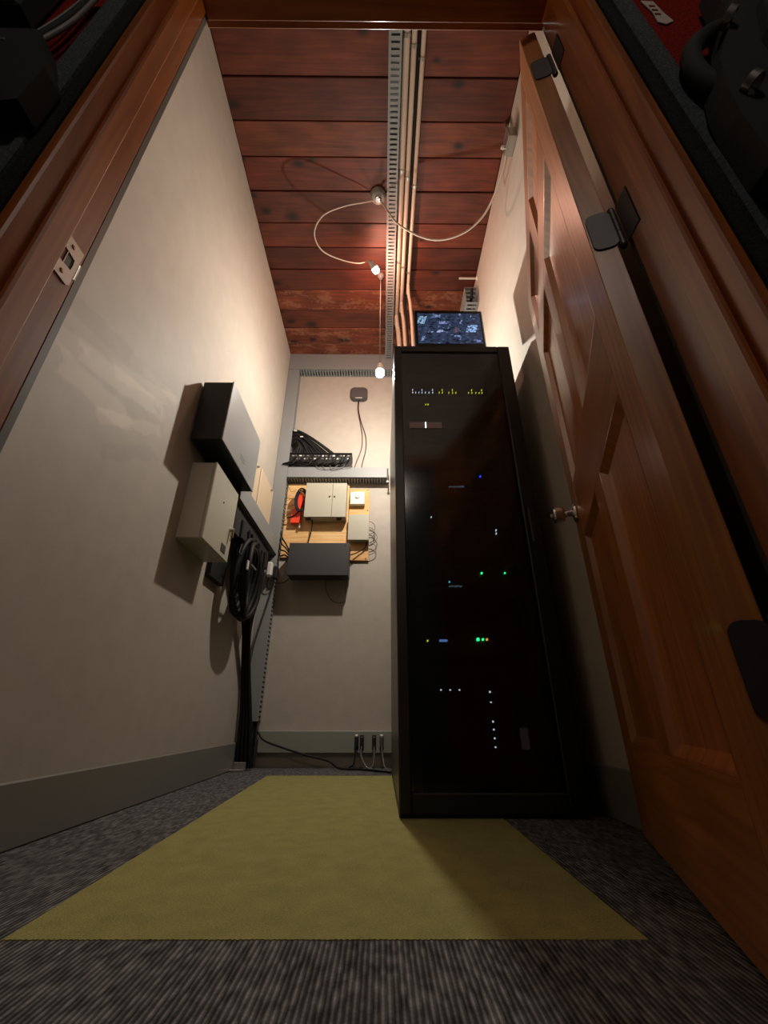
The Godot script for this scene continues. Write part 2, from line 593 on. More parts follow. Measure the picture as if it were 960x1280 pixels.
# ---------------------------------------------------------------- the setting
func build_setting():
	structure(bx("floor", self, -2.2, 2.0, -0.1, 0.0, -2.2, DB + 0.1, M.carpet, 0.0))
	# left wall: a slab with its own map coordinates for the paint
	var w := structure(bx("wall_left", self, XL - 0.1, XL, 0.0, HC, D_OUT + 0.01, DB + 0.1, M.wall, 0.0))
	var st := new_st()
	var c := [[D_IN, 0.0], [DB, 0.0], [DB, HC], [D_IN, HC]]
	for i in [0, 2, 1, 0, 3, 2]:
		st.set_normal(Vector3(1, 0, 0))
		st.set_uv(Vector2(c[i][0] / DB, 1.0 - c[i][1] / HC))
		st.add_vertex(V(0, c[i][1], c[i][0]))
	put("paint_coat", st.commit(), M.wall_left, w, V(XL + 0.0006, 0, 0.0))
	structure(bx("wall_right", self, XR, XR + 0.1, 0.0, HC, D_OUT + 0.01, DB + 0.1, M.wall, 0.0))
	structure(bx("wall_back", self, XL, XR, 0.0, HC, DB, DB + 0.1, M.wall, 0.0))
	# the wall with the doorway
	var wf := Node3D.new()
	wf.name = "wall_front"
	add_child(wf)
	structure(wf)
	bx("wall_section", wf, -2.2, JL - 0.02, 0.0, HC, D_OUT, D_IN, M.wall, 0.0)
	bx("wall_section", wf, JR + 0.02, 2.0, 0.0, HC, D_OUT, D_IN, M.wall, 0.0)
	bx("wall_section", wf, JL - 0.02, JR + 0.02, DH + 0.02, HC, D_OUT, D_IN, M.wall, 0.0)
	# ceiling: boards laid across the closet over a backing
	var ce := structure(bx("ceiling", self, XL - 0.1, XR + 0.1, HC + 0.022, HC + 0.12, D_OUT, DB + 0.1, M.plank1, 0.0))
	var edges := [0.46, 0.655, 0.85, 1.04, 1.232, 1.412, 1.605, 1.808, 1.983, 2.158, 2.337, 2.528, 2.715, 2.896, 3.074, DB]
	var kinds := ["plank4", "plank3", "plank0", "plank1", "plank2", "plank5", "plank3", "plank0", "plank4", "plank1", "plank_white0", "plank3", "plank_white1", "plank_white0", "plank4"]
	for i in edges.size() - 1:
		var drop := 0.0025 * float((i * 7) % 3)
		bx("plank", ce, XL + 0.001, XR - 0.001, HC + 0.0 + drop, HC + 0.02 + drop, edges[i] + 0.0025, edges[i + 1] - 0.0025, M[kinds[i]], 0.0035)
	# baseboards
	structure(bx("baseboard_left", self, XL, XL + 0.013, 0.0, 0.147, D_IN, DB, M.trim_grey, 0.004))
	structure(bx("baseboard_right", self, XR - 0.013, XR, 0.0, 0.147, D_IN, DB, M.trim_grey, 0.004))
	# jambs, stops, head of the door frame
	var jl := Node3D.new()
	jl.name = "trim_1"
	add_child(jl)
	structure(jl)
	bx("jamb", jl, JL - 0.02, JL, 0.0, DH + 0.02, D_OUT - 0.004, D_IN - 0.012, M.jamb_v, 0.003)
	bx("door_stop", jl, JL, JL + 0.012, 0.0, DH, 0.362, 0.400, M.jamb_v, 0.003)
	bx("inner_casing", jl, JL - 0.075, JL - 0.006, 0.0, DH + 0.075, D_IN - 0.010, D_IN + 0.008, M.trim_grey, 0.003)
	var jr := Node3D.new()
	jr.name = "trim_2"
	add_child(jr)
	structure(jr)
	bx("jamb", jr, JR, JR + 0.02, 0.0, DH + 0.02, D_OUT - 0.004, D_IN, M.jamb_v, 0.003)
	bx("door_stop", jr, JR - 0.012, JR, 0.0, DH, 0.362, 0.400, M.jamb_v, 0.003)
	bx("inner_casing", jr, JR + 0.008, JR + 0.077, 0.0, DH + 0.075, D_IN, D_IN + 0.016, M.trim_grey, 0.003)
	var jt := Node3D.new()
	jt.name = "trim_3"
	add_child(jt)
	structure(jt)
	bx("head_jamb", jt, JL, JR, DH, DH + 0.02, D_OUT - 0.004, D_IN, M.jamb_h, 0.0008)
	bx("door_stop", jt, JL, JR, DH - 0.012, DH, 0.362, 0.400, M.jamb_h, 0.003)
	bx("inner_casing", jt, JL - 0.006, JR + 0.008, DH + 0.006, DH + 0.075, D_IN, D_IN + 0.016, M.jamb_h, 0.0008)
	# felt covered casing on the hall side and the red cloth wall beyond
	for s in [["trim_4", JL - 0.02, -1.0], ["trim_5", JR + 0.02, 1.0]]:
		var t := Node3D.new()
		t.name = s[0]
		add_child(t)
		structure(t)
		var x: float = s[1]
		var sg: float = s[2]
		bx("flat_strip", t, minf(x, x + sg * 0.024), maxf(x, x + sg * 0.024), 0.0, DH + 0.02, D_OUT - 0.008, D_OUT, M.grey_felt_dark, 0.002)
		bx("bead", t, minf(x + sg * 0.024, x + sg * 0.036), maxf(x + sg * 0.024, x + sg * 0.036), 0.0, DH + 0.02, D_OUT - 0.017, D_OUT, M.grey_felt, 0.005)
		bx("felt_band", t, minf(x + sg * 0.036, x + sg * 0.070), maxf(x + sg * 0.036, x + sg * 0.070), 0.0, DH + 0.02, D_OUT - 0.012, D_OUT, M.grey_felt, 0.004)
	structure(bx("trim_6", self, JL - 0.09, JR + 0.09, DH + 0.02, DH + 0.14, D_OUT - 0.012, D_OUT, M.grey_felt, 0.004))
	structure(bx("wall_hall_left", self, -2.1, JL - 0.09, 0.0, 2.8, D_OUT - 0.006, D_OUT, M.red_cloth, 0.001))
	structure(bx("wall_hall_right", self, JR + 0.09, 1.9, 0.0, 2.8, D_OUT - 0.006, D_OUT, M.red_cloth, 0.001))
	# the dim hall around the camera
	structure(bx("wall_hall_far", self, -2.2, 2.0, 0.0, 2.8, -2.3, -2.2, M.hall_wall, 0.0))
	structure(bx("wall_hall_west", self, -2.3, -2.2, 0.0, 2.8, -2.3, D_OUT, M.hall_wall, 0.0))
	structure(bx("wall_hall_east", self, 2.0, 2.1, 0.0, 2.8, -2.3, D_OUT, M.hall_wall, 0.0))
	structure(bx("ceiling_hall", self, -2.3, 2.1, 2.8, 2.9, -2.3, D_OUT, M.hall_wall, 0.0))

# ---------------------------------------------------------------- lights
func bulb_at(t: Node3D, at: Vector3, socket_dir: Vector3, color: Color, energy: float, gkey: String, genergy: float, scale_ := 1.0):
	# socket_dir points from the glass to the socket
	var up := socket_dir.normalized()
	var side := up.cross(Vector3(0.3, 0.1, 1).normalized()).normalized()
	var b := Basis(side, up, side.cross(up)).scaled_local(Vector3.ONE * scale_)
	var prof := []
	for k in 15:
		var a := PI * k / 14.0
		var r := 0.030 * sin(a)
		var y := -0.030 * cos(a)
		if y > 0.012:
			r = maxf(r, lerpf(0.0265, 0.014, (y - 0.012) / 0.018))
		prof.append([r, y])
	prof[14] = [0.0135, 0.034]
	prof.append([0.0135, 0.046])
	put("bulb", lathe_mesh(prof, 24, true), glow(gkey, color, genergy), t, at, b)
	put("socket_added_collar", lathe_mesh([[0.0, 0.036], [0.024, 0.034], [0.0295, 0.019], [0.0302, 0.020], [0.0285, 0.036], [0.022, 0.052], [0.020, 0.072], [0.015, 0.085], [0.006, 0.092], [0.0, 0.092]], 20), M.white, t, at, b)  # socket with an added wide collar, shaped to dim the upward light
	var l := OmniLight3D.new()
	l.name = "light"
	l.light_color = color
	l.light_energy = energy
	l.light_size = 0.024
	l.omni_range = 12.0
	l.omni_attenuation = 2.0
	l.shadow_enabled = true
	t.add_child(l)
	l.global_position = at

func build_lights():
	# canopy on the ceiling that feeds both cables
	var cp := thing("ceiling_junction_canopy", "round brushed metal canopy on the board ceiling beside the slotted duct", "canopy", V(-0.035, HC, 1.625))
	put("canopy_body", lathe_mesh([[0.0, -0.05], [0.018, -0.05], [0.022, -0.044], [0.04, -0.034], [0.052, -0.016], [0.055, 0.0], [0.0, 0.0]], 28, false), mat("canopy", Color(0.62, 0.61, 0.58), 0.35, 0.3), cp, V(-0.035, HC, 1.625))
	put("cable_gland", lathe_mesh([[0.0, -0.068], [0.009, -0.068], [0.011, -0.06], [0.011, -0.048], [0.0, -0.048]], 16), M.chrome, cp, V(-0.022, HC, 1.62))
	# the upper bulb on its looped cable
	var p1 := V(-0.052, 3.235, 1.998)
	var a := thing("looped_pendant_bulb", "bare glowing bulb on a white looped cable near the board ceiling", "lamp", V(-0.07, HC, 1.64))
	var dir1 := V(-0.55, 0.55, -0.5) - V(0, 0, 0)
	bulb_at(a, p1, dir1, Color(1.0, 0.74, 0.63), 0.42, "bulb_warm", 40.0, 0.85)
	var e1 := p1 + dir1.normalized() * 0.092 * 0.85
	tube("cord", a, [V(-0.07, 3.437, 1.64), V(-0.13, 3.385, 1.625), V(-0.26, 3.31, 1.61), V(-0.39, 3.215, 1.615), V(-0.452, 3.15, 1.685), V(-0.415, 3.12, 1.78), V(-0.30, 3.16, 1.87), V(-0.18, 3.22, 1.935), e1], 0.0042, M.white_cable, 8, 7)
	# the lower bulb, hanging straight down beside the rack
	var p2 := V(-0.018, 2.432, 2.204)
	var b := thing("hanging_pendant_bulb", "bare bright bulb hanging on a straight cord beside the black rack", "lamp", V(-0.018, HC, 2.204))
	bulb_at(b, p2, Vector3.UP, Color(1.0, 0.965, 0.91), 1.75, "bulb_bright", 80.0, 1.0)
	tube("cord", b, [p2 + Vector3(0, 0.088, 0), V(-0.02, 2.95, 2.204), V(-0.018, 3.40, 2.204), V(-0.018, HC - 0.03, 2.204)], 0.003, M.grey_cable, 8, 4)
	put("ceiling_cup", lathe_mesh([[0.0, -0.035], [0.012, -0.035], [0.026, -0.012], [0.028, 0.0], [0.0, 0.0]], 20), M.grey_cable, b, V(-0.018, HC, 2.204))
	# hall lamp behind the camera: a shallow round ceiling fitting, turned low
	var h := thing("hall_ceiling_lamp", "shallow round dimmed ceiling lamp in the hall outside", "lamp", V(0.1, 2.8, -1.2))
	put("base", lathe_mesh([[0.0, -0.02], [0.17, -0.02], [0.17, 0.0], [0.0, 0.0]], 28), M.white, h, V(0.1, 2.8, -1.2))
	put("lamp_shade", lathe_mesh([[0.0, -0.06], [0.06, -0.057], [0.12, -0.045], [0.155, -0.02], [0.0, -0.02]], 28, true), glow("hall_shade", Color(1.0, 0.9, 0.8), 1.5), h, V(0.1, 2.8, -1.2))
	var l := OmniLight3D.new()
	l.name = "light"
	l.light_color = Color(1.0, 0.95, 0.9)
	l.light_energy = 0.5
	l.light_size = 0.12
	l.omni_range = 12.0
	l.omni_attenuation = 2.0
	l.shadow_enabled = true
	h.add_child(l)
	l.global_position = V(0.1, 2.66, -1.2)

# ---------------------------------------------------------------- the door
func panel_mesh(w: float, h: float) -> Mesh:
	var st := new_st()
	var loops := []
	for e in [[0.0, 0.0], [0.004, 0.0005], [0.022, 0.014]]:
		var i: float = e[0]
		var z: float = e[1]
		loops.append([Vector3(i, i, z), Vector3(w - i, i, z), Vector3(w - i, h - i, z), Vector3(i, h - i, z)])
	for k in loops.size() - 1:
		for s in 4:
			var s2 := (s + 1) % 4
			quad(st, loops[k][s], loops[k][s2], loops[k + 1][s2], loops[k + 1][s], Vector3(0, 0, -1))
	var c: Array = loops[-1]
	quad(st, c[0], c[1], c[2], c[3], Vector3(0, 0, -1))
	# the back of the leaf's panel
	quad(st, Vector3(0, 0, 0.030), Vector3(w, 0, 0.030), Vector3(w, h, 0.030), Vector3(0, h, 0.030), Vector3(0, 0, 1))
	return st.commit()

func build_door():
	var a := Vector2(0.385, 0.484)
	var f := Vector2(0.683, 1.345)
	var u := (f - a).normalized()
	var d := thing("panel_door", "varnished six-panel wooden door standing open beside the rack", "door", V(a.x, 0.0, a.y))
	d.basis = Basis(Vector3(u.x, 0, -u.y), Vector3.UP, Vector3(u.y, 0, u.x))
	var W := 0.911
	var T := 0.042
	var y0 := 0.012
	var y1 := DH - 0.004
	var lb := func(called: String, x0: float, x1: float, b0: float, b1: float, m: Material, z0 := 0.0, z1 := 0.042, bev := 0.0012):
		return put_local(called, box_mesh(Vector3(x1 - x0, b1 - b0, z1 - z0), bev), m, d, Vector3((x0 + x1) * 0.5, (b0 + b1) * 0.5, (z0 + z1) * 0.5))
	var s0 := 0.092
	var s1 := 0.388
	var s2 := 0.480
	var s3 := 0.790
	lb.call("hinge_stile", 0.0, s0, y0, y1, M.door_v0)
	lb.call("latch_stile", s3, W, y0, y1, M.door_v1)
	var rows := [[0.225, 0.81], [0.992, 1.60], [1.715, 1.93]]
	var rails := [[y0, 0.225], [0.81, 0.992], [1.60, 1.715], [1.93, y1]]
	for i in 4:
		lb.call("rail", s0, s3, rails[i][0], rails[i][1], M["door_h%d" % i])
	for i in 3:
		lb.call("mullion", s1, s2, rows[i][0], rows[i][1], M["door_v%d" % (i + 1)])
		for k in 2:
			var x0 := s0 if k == 0 else s2
			var x1 := s1 if k == 0 else s3
			put_local("panel", panel_mesh(x1 - x0, rows[i][1] - rows[i][0]), M["door_v%d" % ((i * 2 + k + 2) % 4)], d, Vector3(x0, rows[i][0], 0.0))
	# knob on the closet side
	var kn := put_local("knob", lathe_mesh([[0.0, 0.0], [0.031, 0.0], [0.032, 0.004], [0.028, 0.010], [0.0125, 0.013], [0.011, 0.030], [0.015, 0.036], [0.0255, 0.040], [0.0275, 0.046], [0.0275, 0.068], [0.024, 0.073], [0.0, 0.074]], 28), M.chrome, d, Vector3(0.848, 0.915, 0.0), Basis(Vector3.RIGHT, -PI * 0.5))
	put_local("thumb_turn", box_mesh(Vector3(0.004, 0.010, 0.013), 0.001), M.chrome, kn, Vector3(0, 0.077, 0))
	put_local("latch_plate", box_mesh(Vector3(0.002, 0.06, 0.026), 0.0005), M.steel, d, Vector3(W + 0.0005, 0.915, T * 0.5))
	# three black butt hinges: one leaf on the door's edge, one on the jamb, a knuckle between
	var hy := [0.335, 1.105, 1.80]
	for y in hy:
		var h := put_local("hinge", hinge_leaf(), M.iron, d, Vector3(-0.0006, y, 0.006), Basis(Vector3.UP, -PI * 0.5))
		var kx := Vector3(0, 0.0, 0.0)
		var kp := V(0.4335, y, 0.4685)
		var kk := put("knuckle", lathe_mesh([[0.0, -0.058], [0.004, -0.057], [0.0065, -0.052], [0.0065, -0.018], [0.0058, -0.0175], [0.0058, -0.0165], [0.0065, -0.016], [0.0065, 0.016], [0.0058, 0.0165], [0.0058, 0.0175], [0.0065, 0.018], [0.0065, 0.052], [0.004, 0.057], [0.0, 0.058]], 16), M.iron, h, kp)
		kk.set_meta("label", "black hinge knuckle")
		put("jamb_leaf", box_mesh(Vector3(0.0025, 0.102, 0.036), 0.0008), M.iron, h, V(JR - 0.0008, y, 0.443))

func hinge_leaf() -> Mesh:
	return prism_mesh(_leaf_outline(), 0.0025)

func _leaf_outline() -> PackedVector2Array:
	var out := PackedVector2Array()
	var rr := round_rect(0.042, 0.102, 0.014, 4)
	for p in rr:
		out.append(Vector2(p.x + 0.019, p.y))
	return out

func build_strike():
	var at := V(JL, 0.925, 0.42)
	var s := thing("strike_plate", "worn steel strike plate screwed to the left wooden jamb", "strike plate", at)
	# outline in depth (x) and height (y), with the latch hole cut between two halves of the outline
	var outer := PackedVector2Array([Vector2(-0.019, -0.040), Vector2(0.012, -0.040), Vector2(0.017, -0.034), Vector2(0.017, 0.040), Vector2(-0.019, 0.040), Vector2(-0.019, 0.0135), Vector2(-0.006, 0.013), Vector2(0.008, 0.011), Vector2(0.009, 0.0), Vector2(0.008, -0.011), Vector2(-0.006, -0.013), Vector2(-0.006, 0.0125), Vector2(-0.0075, 0.0125), Vector2(-0.0075, -0.0135), Vector2(-0.019, -0.0135)])
	var b := Basis(Vector3(0, 0, -1), Vector3.UP, Vector3(1, 0, 0))
	put("plate", prism_mesh(outer, 0.0018), M.steel, s, at, b)
	put("latch_hole_shade", box_mesh(Vector3(0.0008, 0.026, 0.016), 0.0), M.iron, s, at + Vector3(0.0003, 0, -0.001))  # flat dark plate: the shade inside the hole is put into its colour
	put("lip", box_mesh(Vector3(0.012, 0.036, 0.002), 0.0008), M.steel, s, at + Vector3(-0.003, 0, -0.0185), Basis(Vector3.UP, 0.5))
	for y in [-0.028, 0.028]:
		put("screw", lathe_mesh([[0.0, 0.0032], [0.003, 0.0028], [0.0045, 0.0015], [0.0045, 0.0]], 14), M.brass, s, at + Vector3(0.0, y, 0.003), Basis(Vector3(0, 0, 1), -PI * 0.5))

# ---------------------------------------------------------------- the rack
func build_rack():
	var x0 := 0.059
	var x1 := 0.662
	var d0 := 1.601
	var d1 := 2.70
	var h := 2.042
	var r := thing("server_rack", "tall black server rack with a smoked glass door on the carpet", "server rack", V((x0 + x1) * 0.5, 0, (d0 + d1) * 0.5))
	bx("side_panel", r, x0, x0 + 0.012, 0.03, h - 0.03, d0 + 0.03, d1, M.rack_side, 0.003)
	bx("side_panel", r, x1 - 0.012, x1, 0.03, h - 0.03, d0 + 0.03, d1, M.rack_side, 0.003)
	bx("back_panel", r, x0 + 0.012, x1 - 0.012, 0.03, h - 0.03, d1 - 0.012, d1, M.rack, 0.002)
	bx("top_panel", r, x0, x1, h - 0.03, h, d0 + 0.026, d1, M.rack, 0.004)
	bx("base_frame", r, x0, x1, 0.0, 0.03, d0 + 0.012, d1, M.rack, 0.003)
	for x in [x0 + 0.068, x1 - 0.068 - 0.03]:
		bx("mounting_rail", r, x - 0.015, x + 0.015, 0.05, h - 0.05, d0 + 0.075, d0 + 0.1, M.gear, 0.001)
	# front door: frame, pane, handle, paper label
	var dr := bx("front_door", r, x0, x0 + 0.040, 0.012, h - 0.002, d0, d0 + 0.024, M.rack, 0.004)
	bx("frame_side", dr, x1 - 0.062, x1, 0.012, h - 0.002, d0, d0 + 0.024, M.rack, 0.004)
	bx("frame_top", dr, x0 + 0.040, x1 - 0.062, h - 0.045, h - 0.002, d0, d0 + 0.024, M.rack, 0.004)
	bx("frame_bottom", dr, x0 + 0.040, x1 - 0.062, 0.012, 0.07, d0, d0 + 0.024, M.rack, 0.004)
	bx("glass_pane", dr, x0 + 0.036, x1 - 0.058, 0.066, h - 0.041, d0 + 0.008, d0 + 0.012, M.smoked, 0.0)
	bx("handle", dr, x1 - 0.045, x1 - 0.022, 0.93, 1.09, d0 - 0.012, d0, M.gear_grey, 0.005)
	var lb := bx("paper_label", dr, x0 + 0.412, x0 + 0.440, 0.192, 0.256, d0 + 0.0066, d0 + 0.0078, mat("label_grey", Color(0.30, 0.30, 0.31), 0.7), 0.0)
	lb.set_meta("label", "small grey paper label on the glass")
	# rack units: [bottom, top, kind, called, label]
	var units := [
		[1.90, 1.96, "blank_unit", "blank black panel behind the glass at the top of the rack"],
		[1.70, 1.760, "network_switch", "black network switch with two rows of tiny yellow-green lights"],
		[1.625, 1.672, "network_patch_unit", "grey patch panel under the network switch in the rack"],
		[1.495, 1.560, "tape_drive", "black rack unit behind the pale strip on the glass"],
		[1.380, 1.465, "server", "blank black server just below the pale strip"],
		[1.225, 1.310, "server", "black server with a single blue light"],
		[1.165, 1.215, "server", "thin black server with a faint row of white lettering"],
		[1.02, 1.11, "server", "black server with one small white light near its left end"],
		[0.945, 1.01, "server", "black server with two small white lights near its right end"],
		[0.775, 0.86, "server", "black server with two green lights"],
		[0.715, 0.768, "server", "thin black server with a small cyan display"],
		[0.50, 0.60, "power_supply", "battery unit with a blue display and green and amber lights"],
		[0.355, 0.46, "disk_array", "black disk array with three white lights in a row"],
		[0.175, 0.345, "disk_array", "tall black disk array with a column of white lights"]]
	var made := {}
	var ux0 := x0 + 0.060
	var ux1 := x1 - 0.084
	var df := d0 + 0.070
	for q in units:
		var bay: bool = q[2] == "disk_array"
		var t := thing(q[2], q[3], "rack unit", V((ux0 + ux1) * 0.5, q[0], df + 0.25), "equipment in the rack")
		bx("chassis", t, ux0, ux1, q[0], q[1], df + 0.004, df + 0.5, M.gear, 0.001)
		bx("faceplate", t, ux0 - 0.006, ux1 + 0.006, q[0] + 0.001, q[1] - 0.001, df - 0.002, df + 0.004, M.gear_grey if q[2] == "network_patch_unit" else M.gear, 0.001)
		if bay:
			for k in 8:
				var cx := lerpf(ux0 + 0.015, ux1 - 0.015, (k + 0.5) / 8.0)
				bx("drive_tray", t, cx - 0.023, cx + 0.023, q[0] + 0.008, q[1] - 0.008, df - 0.008, df - 0.002, M.gear_grey, 0.001)
		made[q[0]] = t
	# lights and marks: [unit key, x from rack edge, y, w, h, material, name]
	var dots := []
	var rng := RandomNumberGenerator.new()
	rng.seed = 11
	for k in 22:
		var px := 0.088 + 0.0163 * k + rng.randf_range(-0.002, 0.002)
		if k in [7, 10, 14, 15, 16]:
			continue
		var mk: String = "led_white" if k < 8 else "led_yellow"
		dots.append([1.70, px, 1.720, 0.0036, 0.0045, mk, "port_led"])
		if k % 3 == 0:
			dots.append([1.70, px, 1.737, 0.0036, 0.0045, mk, "port_led"])
	dots.append([1.625, 0.161, 1.646, 0.005, 0.004, "led_yellow", "status_led"])
	dots.append([1.625, 0.150, 1.646, 0.004, 0.003, "led_yellow", "status_led"])
	dots.append([1.225, 0.374, 1.244, 0.006, 0.006, "led_blue", "status_led"])
	for k in 6:
		dots.append([1.165, 0.236 + 0.0115 * k, 1.191 + (0.001 if k > 3 else 0.0), 0.008, 0.0035 if k < 4 else 0.006, "display_pale", "letter_mark"])
	dots.append([1.02, 0.148, 1.044, 0.004, 0.004, "led_white", "status_led"])
	dots.append([0.945, 0.414, 0.985, 0.003, 0.007, "led_white", "status_led"])
	dots.append([0.945, 0.413, 0.970, 0.003, 0.006, "led_white", "status_led"])
	dots.append([0.775, 0.336, 0.800, 0.006, 0.006, "led_green", "status_led"])
	dots.append([0.775, 0.428, 0.801, 0.004, 0.005, "led_green", "status_led"])
	dots.append([0.715, 0.206, 0.764, 0.005, 0.005, "led_cyan", "status_led"])
	for k in 5:
		dots.append([0.715, 0.207 + 0.0105 * k, 0.746 + 0.0016 * (k % 2), 0.008, 0.005, "display_pale", "letter_mark"])
	dots.append([0.50, 0.111, 0.541, 0.005, 0.006, "led_yellow", "status_led"])
	dots.append([0.50, 0.169, 0.5415, 0.030, 0.0075, "display_blue", "display"])
	dots.append([0.50, 0.297, 0.546, 0.009, 0.010, "led_green", "status_led"])
	dots.append([0.50, 0.315, 0.546, 0.006, 0.007, "led_green", "status_led"])
	dots.append([0.50, 0.330, 0.546, 0.006, 0.008, "led_amber", "status_led"])
	for k in 3:
		dots.append([0.355, 0.150 + 0.0325 * k, 0.374, 0.005, 0.0045, "led_white", "status_led"])
	dots.append([0.355, 0.321, 0.368, 0.005, 0.006, "led_white", "status_led"])
	for k in 5:
		dots.append([0.175, 0.3215, [0.335, 0.275, 0.251, 0.225, 0.199][k], 0.0045, [0.004, 0.006, 0.005, 0.0055, 0.0045][k], "led_white", "status_led"])
	for e in dots:
		# the eye looks through the pane at the units' faces a little farther back
		var k2: float = (df - 0.004) / d0
		var px: float = x0 + e[1]
		px = px * k2
		var py: float = 0.2876 + (e[2] - 0.2876) * k2
		var t: Node3D = made[e[0]]
		bx(e[6], t, px - e[3] * 0.5, px + e[3] * 0.5, py - e[4] * 0.5, py + e[4] * 0.5, df - 0.012, df - 0.0015, M[e[5]], 0.0005)
	var ps := bx("label_strip", dr, x0 + 0.070, x0 + 0.223, 1.512, 1.547, d0 + 0.0060, d0 + 0.0078, mat("pale_strip", Color(0.60, 0.55, 0.55), 0.5), 0.0003)
	ps.set_meta("label", "pale pinkish strip on the glass")
	bx("status_led", dr, x0 + 0.144, x0 + 0.148, 1.514, 1.546, d0 + 0.0050, d0 + 0.0062, M.led_white, 0.0003)
	# patch panel ports
	var pp: Node3D = made[1.625]
	for k in 16:
		var px := x0 + 0.115 + 0.0245 * k
		bx("port", pp, px, px + 0.014, 1.642, 1.656, df - 0.004, df - 0.0015, M.gear, 0.0005)
	# the monitor on top
	var md := 1.72
	var mo := thing("monitor", "small widescreen monitor showing a bluish camera picture on top of the rack", "monitor", V(0.395, h, md + 0.05))
	var mx0 := 0.184
	var mx1 := 0.588
	bx("casing", mo, mx0, mx1, 2.150, 2.462, md, md + 0.035, M.screen_bezel, 0.008)
	put("screen", box_mesh(Vector3(0.37, 0.262, 0.002), 0.0), M.screen, mo, V((mx0 + mx1) * 0.5, 2.310, md - 0.0004)).mesh = screen_mesh(0.368, 0.246)
	bx("stand_neck", mo, 0.365, 0.415, h + 0.012, 2.19, md + 0.036, md + 0.056, M.screen_bezel, 0.004)
	bx("stand_foot", mo, 0.29, 0.49, h, h + 0.014, md - 0.03, md + 0.14, M.screen_bezel, 0.005)

func screen_mesh(w: float, h: float) -> Mesh:
	var st := new_st()
	var c := [[-1, -1, 0, 1], [1, -1, 1, 1], [1, 1, 1, 0], [-1, 1, 0, 0]]
	for i in [0, 2, 1, 0, 3, 2]:
		st.set_normal(Vector3(0, 0, 1))
		st.set_uv(Vector2(c[i][2], c[i][3]))
		st.add_vertex(Vector3(c[i][0] * w * 0.5, c[i][1] * h * 0.5, 0.0009))
	return st.commit()

